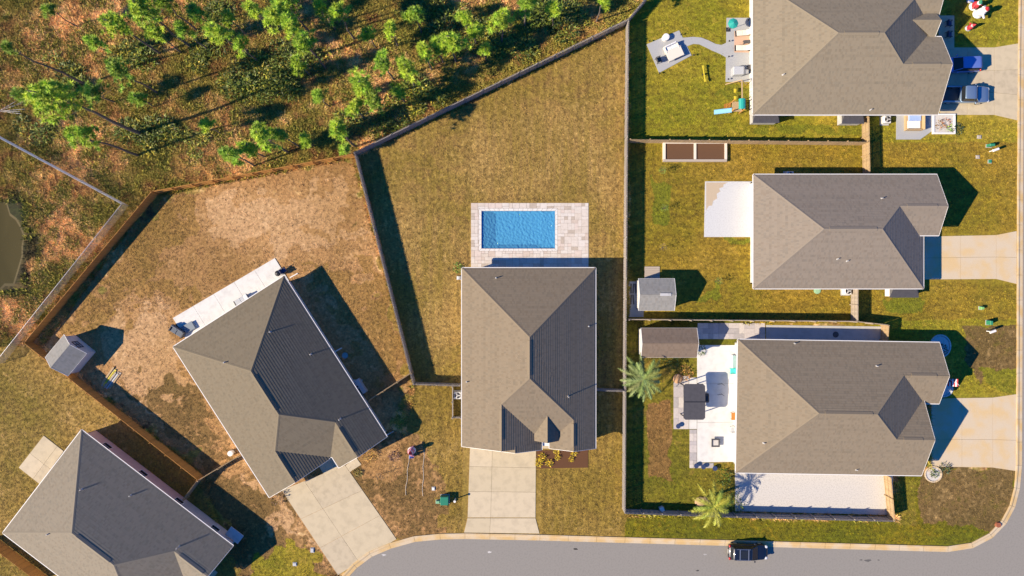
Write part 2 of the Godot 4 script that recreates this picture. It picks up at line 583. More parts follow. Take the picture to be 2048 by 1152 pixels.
func build_ground() -> void:
	pool_hole = poly([[963, 422], [1110, 422], [1110, 497], [963, 497]])
	var pond := []
	var nz := noise(31, 0.9, 2)
	for i in 26:
		var a := TAU * i / 26
		var r := 1.0 + 0.22 * nz.get_noise_2d(cos(a) * 2.0, sin(a) * 2.0)
		pond.append([-12 + 66.0 * r * cos(a), 492 + 92.0 * r * sin(a)])
	pond_hole = poly(pond)
	var big := PackedVector2Array([Vector2(-300, -260), Vector2(300, -260), Vector2(300, 260), Vector2(-300, 260)])
	struct("ground", sheet(big, 0.0).mesh(), M.ground, "brown and olive scrub ground with dry grass beyond the fences", "ground")
	var lots := [
		[[[306, 394], [706, 316], [826, 766], [740, 798], [600, 1152], [475, 1152], [440, 960], [395, 955], [90, 692]], "bare sandy yard with thin olive grass inside the orange fence"],
		[[[716, 314], [1250, 55], [1248, 640], [1248, 1078], [925, 1076], [921, 772], [830, 770]], "dormant tan lawn around the swimming pool house"],
		[[[1258, 42], [1290, 2], [1290, -60], [2030, -60], [2030, 281], [1258, 281]], "yellow green lawn around the fire pit and play set"],
		[[[1258, 285], [2030, 285], [2030, 640], [1258, 638]], "amber lawn around the young trees and the grey garden shed"],
		[[[1256, 644], [2030, 646], [2030, 1020], [2000, 1062], [1256, 1030]], "green and brown lawn around the house with the sand court"],
		[[[-60, 702], [55, 694], [392, 960], [470, 1090], [470, 1240], [-60, 1240]], "rough olive lawn around the house with the glow tinted siding"],
		[[[1250, 1036], [1990, 1056], [1940, 1092], [1250, 1078]], "narrow green verge beside the kerb of the lower street"]]
	var y := 0.004
	for l in lots:
		struct("lawn", sheet(poly(l[0]), y).mesh(), M.ground, l[1], "lawn")
		y += 0.0004
	# pond: bed, bank and murky water
	var st := Build.new()
	for i in pond_hole.size():
		var a := pond_hole[i]
		var b := pond_hole[(i + 1) % pond_hole.size()]
		var mid := G2(-12, 492)
		var a2 := a.lerp(mid, 0.5)
		var b2 := b.lerp(mid, 0.5)
		st.quad(Vector3(a.x, 0, a.y), Vector3(b.x, 0, b.y), Vector3(b2.x, -0.7, b2.y), Vector3(a2.x, -0.7, a2.y), Vector3.UP)
		st.tri(Vector3(a2.x, -0.7, a2.y), Vector3(b2.x, -0.7, b2.y), Vector3(mid.x, -0.75, mid.y), Vector3.UP)
	struct("pond_bed", st.mesh(true), mat(Color(0.10, 0.08, 0.035), 0.95, T.grit, 5.0), "muddy bed of the small dark pond", "pond bed")
	st = Build.new()
	st.prism(pond_hole, -0.1, -0.1)
	var w := mat(Color(0.055, 0.05, 0.016), 0.35)
	w.metallic_specular = 0.15
	w.transparency = BaseMaterial3D.TRANSPARENCY_ALPHA
	w.albedo_color.a = 0.4
	struct("pond_water", st.mesh(), w, "still dark green water of the small pond", "water")

# ---------------------------------------------------------------- streets, kerbs, driveways
func slab_piece(p: PackedVector2Array, y0: float, y1: float) -> Mesh:
	var st := Build.new()
	var inner := Geometry2D.offset_polygon(p, -0.012)
	st.prism(inner[0] if inner.size() else p, y0, y1)
	return st.mesh()

# a driveway cut into a grid of slabs: corners a b (near), d c (far), with cuts along both directions
func slab_grid(parent: Node, a: Vector2, b: Vector2, c: Vector2, d: Vector2, us: Array, vs: Array, material: Material, y := 0.05, called := "slab") -> void:
	for i in us.size() - 1:
		for j in vs.size() - 1:
			var p := PackedVector2Array()
			for uv in [[us[i], vs[j]], [us[i + 1], vs[j]], [us[i + 1], vs[j + 1]], [us[i], vs[j + 1]]]:
				p.append(a.lerp(b, uv[0]).lerp(d.lerp(c, uv[0]), uv[1]))
			put(called, slab_piece(p, 0.0, y + rng.randf_range(-0.003, 0.003)), [M.concrete, M.concrete_light, M.concrete_dull, M.concrete][rng.randi() % 4] if material == M.concrete else material, parent)

func build_streets() -> void:
	# line of the kerb's back edge, from the turning circle round to the side street
	var back := [[655, 1200], [683, 1152], [706, 1127], [738, 1103], [778, 1086], [828, 1072], [880, 1067], [930, 1066], [1080, 1069], [1250, 1074], [1500, 1081], [1750, 1088], [1895, 1092], [1942, 1085], [1978, 1066], [2003, 1040], [2019, 1010], [2028, 975], [2032, 930], [2033, 700], [2034, 400], [2036, 100], [2038, -80]]
	var pts := PackedVector2Array()
	for i in back.size() - 1:
		var a := G2(back[i][0], back[i][1])
		var b := G2(back[i + 1][0], back[i + 1][1])
		var pieces := maxi(1, roundi(a.distance_to(b) / 3.0))
		for k in pieces:
			pts.append(a.lerp(b, float(k) / pieces))
	pts.append(G2(2038, -80))
	var off := PackedVector2Array()
	for i in pts.size():
		var d := (pts[mini(i + 1, pts.size() - 1)] - pts[maxi(i - 1, 0)]).normalized()
		off.append(Vector2(-d.y, d.x))
	var road := Build.new()
	var edge := PackedVector2Array()
	for i in pts.size():
		edge.append(pts[i] + off[i] * 0.72)
	edge.append(Vector2(90, -60))
	edge.append(Vector2(90, 60))
	edge.append(Vector2(-24, 60))
	road.prism(edge, 0.008, 0.008)
	struct("road", road.mesh(), M.asphalt, "grey asphalt street curving from the turning circle to the side street", "road")
	for s in [[1151, 1098, 0.28, 0.02], [1722, 1120, 0.2, 0.1], [1735, 1121, 0.4, 0.11], [1757, 1120, 0.16, 0.1], [1395, 1141, 0.22, 0.06], [1410, 1109, 0.2, 0.4], [768, 1110, 0.3, 0.5], [979, 1104, 0.28, 0.55]]:
		var blot := PackedVector2Array()
		for k in 14:
			var a := TAU * k / 14
			blot.append(G2(s[0], s[1]) + Vector2(cos(a) * s[2] * rng.randf_range(0.6, 1.3), sin(a) * s[2] * 0.4 * rng.randf_range(0.6, 1.3)))
		var sp := Build.new()
		sp.prism(blot, 0.012, 0.012)
		struct("road_stain", sp.mesh(), mat(Color(s[3], s[3] * 0.97, s[3] * 0.94), 0.9), "small %s blot on the asphalt street" % ("dark" if s[3] < 0.2 else "pale"), "stain")
	var kerb := struct_root("kerb", "cream concrete kerb running along the streets and round the corner", "kerb")
	for i in pts.size() - 1:
		var st := Build.new()
		var a := pts[i]
		var b := pts[i + 1]
		var gap := (b - a).normalized() * 0.012
		a += gap
		b -= gap
		var oa := off[i]
		var ob := off[i + 1]
		var prof := [[0.0, 0.0], [0.0, 0.11], [0.14, 0.12], [0.22, 0.11], [0.36, 0.045], [0.72, 0.03], [0.72, 0.0]]
		for k in prof.size() - 1:
			var p0: Array = prof[k]
			var p1: Array = prof[k + 1]
			var q := [a + oa * p0[0], b + ob * p0[0], b + ob * p1[0], a + oa * p1[0]]
			st.quad(Vector3(q[0].x, p0[1], q[0].y), Vector3(q[1].x, p0[1], q[1].y), Vector3(q[2].x, p1[1], q[2].y), Vector3(q[3].x, p1[1], q[3].y), Vector3(oa.x * (p0[1] - p1[1]) * -1.0, 0.3, oa.y) if k > 0 else Vector3(-oa.x, 0, -oa.y))
		put("kerb_segment", st.mesh(), M.kerb, kerb)
	# driveways
	var d := struct_root("driveway", "cream concrete driveway of the pool house in two columns of slabs", "driveway")
	slab_grid(d, G2(940, 893), G2(1072, 897), G2(1071, 1040), G2(935, 1040), [0.0, 0.34, 1.0], [0.0, 0.27, 0.61, 0.965], M.concrete)
	slab_grid(d, G2(935, 1036), G2(1071, 1036), G2(1079, 1067), G2(928, 1065), [0.0, 0.34, 1.0], [0.0, 1.0], M.concrete)
	d = struct_root("driveway", "cream concrete driveway of the house with the white patio, set at an angle", "driveway")
	slab_grid(d, G2(563, 980), G2(690, 930), G2(793, 1078), G2(676, 1150), [0.0, 0.36, 1.0], [0.0, 0.34, 0.68, 1.0], M.concrete)
	slab_grid(d, G2(691, 931), G2(712, 914), G2(723, 929), G2(700, 944), [0.0, 1.0], [0.0, 1.0], M.concrete, 0.06)
	d = struct_root("driveway", "stained amber concrete driveway beside the amber lawn", "driveway")
	slab_grid(d, G2(1849, 473), G2(1992, 470), G2(1992, 558), G2(1849, 559), [0.0, 0.5, 1.0], [0.0, 0.5, 1.0], M.concrete_warm)
	slab_grid(d, G2(1992, 470), G2(2033, 462), G2(2033, 568), G2(1992, 558), [0.0, 1.0], [0.0, 0.5, 1.0], M.concrete_warm)
	d = struct_root("driveway", "cream concrete driveway with the two parked vehicles", "driveway")
	slab_grid(d, G2(1880, 95), G2(1988, 95), G2(1988, 230), G2(1880, 230), [0.0, 0.5, 1.0], [0.0, 0.34, 0.67, 1.0], M.concrete)
	slab_grid(d, G2(1988, 95), G2(2036, 87), G2(2035, 241), G2(1988, 230), [0.0, 1.0], [0.0, 0.34, 0.67, 1.0], M.concrete)
	d = struct_root("driveway", "weathered driveway with amber stained edges at the corner house", "driveway")
	slab_grid(d, G2(1862, 797), G2(1985, 795), G2(1985, 935), G2(1862, 933), [0.0, 0.5, 1.0], [0.0, 0.6, 1.0], M.concrete_warm)
	slab_grid(d, G2(1985, 795), G2(2033, 788), G2(2032, 942), G2(1985, 935), [0.0, 1.0], [0.0, 0.6, 1.0], M.concrete_warm)

# ---------------------------------------------------------------- fences
# a board fence along the surveyed top edge; side +1 puts the rails on the left hand of the run
func fence(points: Array, label: String, material: Material, style: String, side := 1.0, high := 1.83, tone := 1.0) -> void:
	var root := thing("board_fence", label, "fence", G(points[0][0], points[0][1], high) * Vector3(1, 0, 1))
	var base := root.position
	for s in points.size() - 1:
		var a := G(points[s][0], points[s][1], high) * Vector3(1, 0, 1) - base
		var b := G(points[s + 1][0], points[s + 1][1], high) * Vector3(1, 0, 1) - base
		var run := a.distance_to(b)
		var bays := maxi(1, roundi(run / 2.4))
		var bay := run / bays
		var dir := (b - a).normalized()
		var turn := atan2(-dir.z, dir.x)
		var panels := []
		for kind in mini(3, bays):
			var st := Build.new()
			var rows := [side * -0.03] if style == "privacy" else [-0.065, 0.065]
			for r in rows.size():
				var pitch := 0.145 if style == "privacy" else 0.205
				var count := int(bay / pitch)
				for k in count:
					var x := (k + 0.5 + (0.5 if r == 1 else 0.0)) * bay / count
					if x > bay - 0.05:
						continue
					var g := rng.randf_range(0.78, 1.2) * tone
					st.col = Color(g, g * rng.randf_range(0.96, 1.02), g * rng.randf_range(0.92, 1.05))
					st.bx(Vector3(x, high * 0.5 + 0.02 + rng.randf_range(-0.012, 0.012), rows[r] + rng.randf_range(-0.006, 0.006)), Vector3(0.135, high - 0.05, 0.02), rng.randf_range(-0.02, 0.02))
			panels.append(st.mesh())
		var post := Build.new()
		post.col = Color(0.9, 0.88, 0.85) * tone
		post.bx(Vector3(0, high * 0.5 + 0.03, side * 0.085 if style == "privacy" else 0.0), Vector3(0.1, high + 0.06, 0.1 if style == "privacy" else 0.09), 0.0, 0.015)
		var rail := Build.new()
		rail.col = Color(1.1, 1.08, 1.04) * tone
		rail.bx(Vector3(bay * 0.5, 0, side * 0.03 if style == "privacy" else 0.0), Vector3(bay - 0.11, 0.085, 0.04))
		var mp := post.mesh()
		var mr := rail.mesh()
		for i in bays:
			var at := a + dir * bay * i
			var p := put("board_panel", panels[rng.randi() % panels.size()], material, root)
			p.position = at
			p.rotation.y = turn
			p.set_meta("kind", "stuff")
			p = put("post", mp, material, root)
			p.position = at
			p.rotation.y = turn
			for h in [0.25, high * 0.52, high - 0.16]:
				p = put("rail", mr, material, root)
				p.position = at + Vector3(0, h, 0)
				p.rotation.y = turn
		var last := put("post", mp, material, root)
		last.position = b
		last.rotation.y = turn

func chain_fence(points: Array, label: String, high := 1.8) -> void:
	var a := G(points[0][0], points[0][1], high) * Vector3(1, 0, 1)
	var b := G(points[1][0], points[1][1], high) * Vector3(1, 0, 1)
	var root := thing("chain_link_fence", label, "fence", a)
	b -= a
	var run := b.length()
	var dir := b / run
	var up := Vector3(0, high, 0)
	var st := Build.new()
	st.tube(up, b + up, 0.03, 0.03, 6)
	put("top_rail", st.mesh(), M.galvanised, root)
	var bays := roundi(run / 3.0)
	st = Build.new()
	st.tube(Vector3.ZERO, up + Vector3(0, 0.06, 0), 0.035, 0.035, 8)
	var pm := st.mesh()
	for i in bays + 1:
		put("post", pm, M.galvanised, root).position = dir * run * i / bays
	st = Build.new()
	var x := -high
	while x < run:
		for lean in [1.0, -1.0]:
			var x0 := x if lean > 0 else x + high
			var x1 := x + high if lean > 0 else x
			var y0 := 0.05
			var y1 := high
			var p0 := Vector2(x0, y0)
			var p1 := Vector2(x1, y1)
			if p0.x > p1.x:
				var s := p0
				p0 = p1
				p1 = s
			if p1.x <= 0.0 or p0.x >= run:
				continue
			if p0.x < 0.0:
				p0 = p0.lerp(p1, -p0.x / (p1.x - p0.x))
			if p1.x > run:
				p1 = p0.lerp(p1, (run - p0.x) / (p1.x - p0.x))
			st.tube(dir * p0.x + Vector3(0, p0.y, 0), dir * p1.x + Vector3(0, p1.y, 0), 0.007, 0.007, 3, false)
		x += 0.11
	put("wire_mesh", st.mesh(), M.galvanised, root).set_meta("kind", "stuff")

func build_fences() -> void:
	fence([[302, 383], [47, 686]], "orange pine board fence along the bank above the pond", M.wood_new, "privacy", 1.0)
	fence([[47, 686], [394, 960]], "orange pine board fence behind the small shed with the window", M.wood_new, "privacy", 1.0)
	fence([[302, 383], [705, 308]], "orange pine board fence between the sandy yard and the scrub", M.wood_new, "privacy", 1.0)
	fence([[708, 305], [1257, 38]], "grey weathered board fence slanting between the dormant lawn and the woods", M.wood_grey, "shadow", 1.0, 1.83, 1.25)
	fence([[1257, 38], [1296, -8]], "short grey board fence turning off behind the fire pit lawn", M.wood_grey, "shadow")
	fence([[709, 307], [826, 768]], "grey board fence between the sandy yard and the dormant lawn", M.wood_grey, "shadow", 1.0, 1.83, 1.05)
	fence([[828, 769], [919, 772]], "short grey board fence joining the pool house to the long side fence", M.wood_grey, "shadow")
	fence([[737, 801], [822, 746]], "thin tan board fence joining the angled house to the grey fence", M.wood_tan, "privacy", 1.0)
	fence([[1257, 42], [1254, 350], [1252, 640], [1250, 1026]], "long grey board fence between the dormant lawn and the three yards beside it", M.wood_grey, "shadow", 1.0, 1.83, 1.2)
	fence([[1261, 279], [1736, 284]], "tan board fence between the fire pit lawn and the amber lawn", M.wood_tan, "privacy", -1.0)
	fence([[1738, 233], [1740, 346]], "tan board fence with exposed rails beside the air conditioner and daybed", M.wood_tan, "privacy", 1.0)
	fence([[1259, 639], [1714, 643], [1778, 650]], "pale board fence between the grey shed and the brown shed", M.wood_pale, "privacy", 1.0)
	fence([[1716, 578], [1716, 642]], "short pale board fence with exposed rails next to the white bay box", M.wood_pale, "privacy", 1.0)
	fence([[1778, 652], [1776, 682]], "very short tan board fence closing the side yard of the corner house", M.wood_tan, "privacy", 1.0)
	fence([[1250, 1027], [1475, 1035], [1789, 1043]], "weathered board fence along the verge behind the palm and sand court", M.wood_grey, "privacy", -1.0)
	fence([[1790, 1042], [1782, 955]], "tan board fence with exposed rails at the end of the sand court", M.wood_tan, "privacy", -1.0)
	fence([[1194, 781], [1248, 783]], "short grey board fence between the pool house and the long fence", M.wood_grey, "shadow", 1.0, 1.83, 1.2)
	fence([[395, 961], [476, 913]], "tan board fence joining the angled house to the orange fence", M.wood_tan, "privacy", 1.0)
	fence([[394, 962], [364, 1001]], "short tan board fence joining the glow tinted house to the orange fence", M.wood_tan, "privacy", -1.0)
	fence([[-30, 1085], [75, 1165]], "orange board fence beside the far wall of the glow tinted house", M.wood_new, "privacy", 1.0)
	fence([[905, 774], [905, 836], [921, 836]], "low grey enclosure fence around the air conditioner of the pool house", M.wood_grey, "privacy", 1.0, 1.1)
	chain_fence([[-20, 266], [243, 408]], "silver chain link fence running out across the scrub")
	chain_fence([[243, 408], [-12, 728]], "silver chain link fence along the pond bank next to the orange fence")

# ---------------------------------------------------------------- houses
# Roof faces are given in the house's own plan (u along the front-to-back axis, v across) as [points [u, v, height]].
const PITCH := 0.53
const EAVES := 2.7
const COURSE := 0.30

func course_face(st: Build, pts: Array, step := COURSE, thick := 0.022) -> void:
	var flat := PackedVector2Array()
	for p in pts:
		flat.append(Vector2(p.x, p.z))
	var ids := Geometry2D.triangulate_polygon(flat)
	for i in range(0, ids.size(), 3):
		var a: Vector3 = pts[ids[i]]
		var b: Vector3 = pts[ids[i + 1]]
		var d: Vector3 = pts[ids[i + 2]]
		var nn := (b - a).cross(d - a).normalized()
		if nn.y < 0:
			nn = -nn
		var e := nn.cross(Vector3.UP)
		if e.length() < 0.01:
			e = Vector3.RIGHT
		e = e.normalized()
		var slope := e.cross(nn)
		if slope.y < 0:
			slope = -slope
		var rise := step * maxf(slope.y, 0.05)
		var lo := minf(a.y, minf(b.y, d.y))
		var hi := maxf(a.y, maxf(b.y, d.y))
		var k := floori(lo / rise)
		while k * rise < hi:
			var h0 := k * rise
			var h1 := h0 + rise
			var p := [a, b, d]
			for lim in [[h0, 1.0], [h1, -1.0]]:
				var q := []
				for j in p.size():
					var s: Vector3 = p[j]
					var t: Vector3 = p[(j + 1) % p.size()]
					var ds: float = (s.y - lim[0]) * lim[1]
					var dt: float = (t.y - lim[0]) * lim[1]
					if ds >= 0:
						q.append(s)
					if (ds > 0 and dt < 0) or (ds < 0 and dt > 0):
						q.append(s.lerp(t, ds / (ds - dt)))
				p = q
			k += 1
			if p.size() < 3:
				continue
			var top := []
			var uv := []
			for s in p:
				top.append(s + nn * thick * (1.0 - (s.y - h0) / rise))
				uv.append(Vector2(s.dot(e), s.y / maxf(slope.y, 0.05)) / (COURSE * 28.0))
			var tone := rng.randf_range(0.93, 1.07)
			st.col = Color(tone, tone, tone)
			for j in range(1, p.size() - 1):
				st.tri(top[0], top[j], top[j + 1], nn, uv[0], uv[j], uv[j + 1])
			for j in p.size():
				var j2 := (j + 1) % p.size()
				if absf(p[j].y - h0) < 1e-4 and absf(p[j2].y - h0) < 1e-4:
					st.tri(p[j], p[j2], top[j2], -slope, uv[j], uv[j2], uv[j2])
					st.tri(p[j], top[j2], top[j], -slope, uv[j], uv[j2], uv[j])

func key_of(a: Vector3, b: Vector3) -> String:
	var ka := "%d,%d,%d" % [roundi(a.x * 20), roundi(a.y * 20), roundi(a.z * 20)]
	var kb := "%d,%d,%d" % [roundi(b.x * 20), roundi(b.y * 20), roundi(b.z * 20)]
	return ka + "|" + kb if ka < kb else kb + "|" + ka

func roof_and_walls(root: Node3D, faces: Array, roof_mat: Material, wall_mat: Material, windows := true, trim: Material = null, over := 0.42) -> void:
	var trim_mat: Material = trim if trim else M.white
	var edges := {}
	var plans := []
	for f in faces:
		var flat := PackedVector2Array()
		for p in f:
			flat.append(Vector2(p.x, p.z))
		plans.append(flat)
		var st := Build.new()
		course_face(st, f)
		put("roof_slope", st.mesh(), roof_mat, root)
		for i in f.size():
			var k := key_of(f[i], f[(i + 1) % f.size()])
			if not edges.has(k):
				edges[k] = []
			edges[k].append([plans.size() - 1, f[i], f[(i + 1) % f.size()]])
	for k in edges:
		var list: Array = edges[k]
		var a: Vector3 = list[0][1]
		var b: Vector3 = list[0][2]
		var mid := (a + b) * 0.5
		var along := (b - a).normalized()
		if list.size() == 2:
			# ridge or hip when both faces fall away from the edge
			var drops := 0
			var sides := []
			for it in list:
				var f: Array = faces[it[0]]
				var c := Vector3.ZERO
				for p in f:
					c += p
				c /= f.size()
				var d := c - mid
				d -= along * d.dot(along)
				d = d.normalized()
				sides.append(d)
			if (sides[0] + sides[1]).y < -0.05:
				var st := Build.new()
				for s in sides:
					var nn: Vector3 = along.cross(s).normalized()
					if nn.y < 0:
						nn = -nn
					var o := nn * 0.034
					var o2 := nn * 0.024
					var up := Vector3(0, 0.038, 0)
					st.quad(a + up, b + up, b + s * 0.16 + o2, a + s * 0.16 + o2, nn)
					st.quad(a + s * 0.16 + o2, b + s * 0.16 + o2, b + s * 0.162 - o * 0.5, a + s * 0.162 - o * 0.5, s)
				put("ridge_cap", st.mesh(), roof_mat, root)
			continue
		if list.size() > 2:
			continue
		var fid: int = list[0][0]
		var out2 := Vector2(along.z, -along.x).normalized()
		if Geometry2D.is_point_in_polygon(Vector2(mid.x, mid.z) + out2 * 0.05, plans[fid]):
			out2 = -out2
		var inside_other := false
		for q in plans.size():
			if q != fid and Geometry2D.is_point_in_polygon(Vector2(mid.x, mid.z) + out2 * 0.12, plans[q]):
				inside_other = true
		if inside_other:
			continue
		var out := Vector3(out2.x, 0, out2.y)
		var level_edge := absf(a.y - b.y) < 0.05
		var st := Build.new()
		if level_edge:
			st.bar(a + out * 0.05 + Vector3(0, -0.06, 0), b + out * 0.05 + Vector3(0, -0.06, 0), 0.085, 0.11)
			put("gutter", st.mesh(), trim_mat, root)
		else:
			st.bar(a + out * 0.02 + Vector3(0, -0.085, 0), b + out * 0.02 + Vector3(0, -0.085, 0), 0.035, 0.2)
			put("rake_board", st.mesh(), trim_mat, root)
		# wall under the overhang
		var run := a.distance_to(b)
		if run < 1.0:
			continue
		var wa := a - out * over
		var wb := b - out * over
		if level_edge:
			var trim_by := minf(over, run * 0.25)
			wa += along * trim_by
			wb -= along * trim_by
			wa.y += over * PITCH - 0.06
			wb.y += over * PITCH - 0.06
		else:
			wa.y -= 0.08
			wb.y -= 0.08
			if wa.y < wb.y:
				wa += along * over
			else:
				wb -= along * over
		st = Build.new()
		var back := -out * 0.15
		var ga := Vector3(wa.x, 0, wa.z)
		var gb := Vector3(wb.x, 0, wb.z)
		st.quad(ga, gb, wb, wa, out)
		st.quad(ga + back, gb + back, wb + back, wa + back, -out)
		st.quad(wa, wb, wb + back, wa + back, Vector3.UP)
		st.quad(ga, wa, wa + back, ga + back, -along)
		st.quad(gb, wb, wb + back, gb + back, along)
		put("wall", st.mesh(), wall_mat, root)
		if windows and level_edge and run > 5.0:
			var count := int(run / 5.5)
			for w in count:
				var at := ga.lerp(gb, (w + 0.5) / count)
				window(root, at + Vector3(0, 1.5, 0), out)

func window(root: Node3D, at: Vector3, out: Vector3, wide := 1.1, tall := 1.25) -> void:
	var x := Transform3D(Basis(Vector3.UP.cross(out), Vector3.UP, out), at)
	var st := Build.new()
	for s in [-1.0, 1.0]:
		st.box(x * Transform3D(Basis(), Vector3(s * wide * 0.5, 0, 0.03)), Vector3(0.08, tall + 0.08, 0.06))
		st.box(x * Transform3D(Basis(), Vector3(0, s * tall * 0.5, 0.034)), Vector3(wide + 0.1, 0.08, 0.068))
	st.box(x * Transform3D(Basis(), Vector3(0, 0, 0.028)), Vector3(wide - 0.08, 0.04, 0.05))
	var w := put("window", st.mesh(), M.white, root)
	st = Build.new()
	st.box(x * Transform3D(Basis(), Vector3(0, 0, 0.012)), Vector3(wide - 0.06, tall - 0.06, 0.02))
	put("pane", st.mesh(), M.glass, w)

func door(root: Node3D, at: Vector3, out: Vector3, wide: float, tall: float, called: String, material: Material) -> void:
	var x := Transform3D(Basis(Vector3.UP.cross(out), Vector3.UP, out), at)
	var st := Build.new()
	var rows := 4
	for r in rows:
		st.box(x * Transform3D(Basis(), Vector3(0, (r + 0.5) * tall / rows, 0.03)), Vector3(wide, tall / rows - 0.02, 0.06))
	put(called, st.mesh(), material, root)

func ridge_vent(root: Node3D, a: Vector3, b: Vector3, material: Material) -> void:
	var st := Build.new()
	var side := (b - a).normalized().cross(Vector3.UP).normalized()
	var up := Vector3(0, 0.09, 0)
	for s in [-1.0, 1.0]:
		var o: Vector3 = side * 0.28 * s + Vector3(0, 0.05 - 0.28 * PITCH, 0)
		st.quad(a + up, b + up, b + o, a + o, side * s + Vector3.UP)
		var o3: Vector3 = o + Vector3(0, -0.07, 0)
		st.quad(a + o, b + o, b + o3, a + o3, side * s)
		st.tri(a + up, a + o, a + Vector3(0, -0.1, 0), a - b)
		st.tri(b + up, b + o, b + Vector3(0, -0.1, 0), b - a)
	put("ridge_vent", st.mesh(), material, root)

func pipe_vent(root: Node3D, at: Vector3, tall := 0.35) -> void:
	var st := Build.new()
	st.tube(at - Vector3(0, 0.1, 0), at + Vector3(0, tall, 0), 0.06, 0.06, 8)
	st.tube(at - Vector3(0, 0.1, 0), at + Vector3(0, 0.08, 0), 0.16, 0.07, 8)
	put("vent_pipe", st.mesh(), M.siding_grey, root)

func flat_soffit(root: Node3D, pts: Array, y: float, material: Material) -> void:
	var p := PackedVector2Array()
	for q in pts:
		p.append(Vector2(q[0], q[1]))
	var st := Build.new()
	st.prism(p, y, y + 0.02, true)
	put("soffit", st.mesh(), material, root)

func face(points: Array) -> Array:
	var out := []
	for p in points:
		out.append(Vector3(p[0], p[2], p[1]))
	return out

# a bay box that leans out of a wall under its own small roof
func bay_box(root: Node3D, at: Vector3, wide: float, deep: float, tall: float, wall_mat: Material, roof_mat: Material) -> void:
	var st := Build.new()
	st.bx(at + Vector3(0, tall * 0.5, 0), Vector3(wide, tall, deep))
	var b := put("bay_box", st.mesh(), wall_mat, root)
	st = Build.new()
	var w := wide * 0.5 + 0.15
	var d := deep * 0.5 + 0.15
	var y := tall
	var p := [Vector3(-w, y, -d), Vector3(w, y, -d), Vector3(w, y, d), Vector3(-w, y, d), Vector3(-w + 0.5, y + 0.35, -d), Vector3(w - 0.5, y + 0.35, -d)]
	for i in p.size():
		p[i] += at
	st.tri(p[0], p[4], p[3], Vector3(-1, 1, 0))
	st.tri(p[1], p[5], p[2], Vector3(1, 1, 0))
	st.quad(p[3], p[2], p[5], p[4], Vector3(0, 1, 1))
	st.quad(p[0], p[1], p[2], p[3], Vector3.DOWN)
	put("bay_roof", st.mesh(), roof_mat, b)

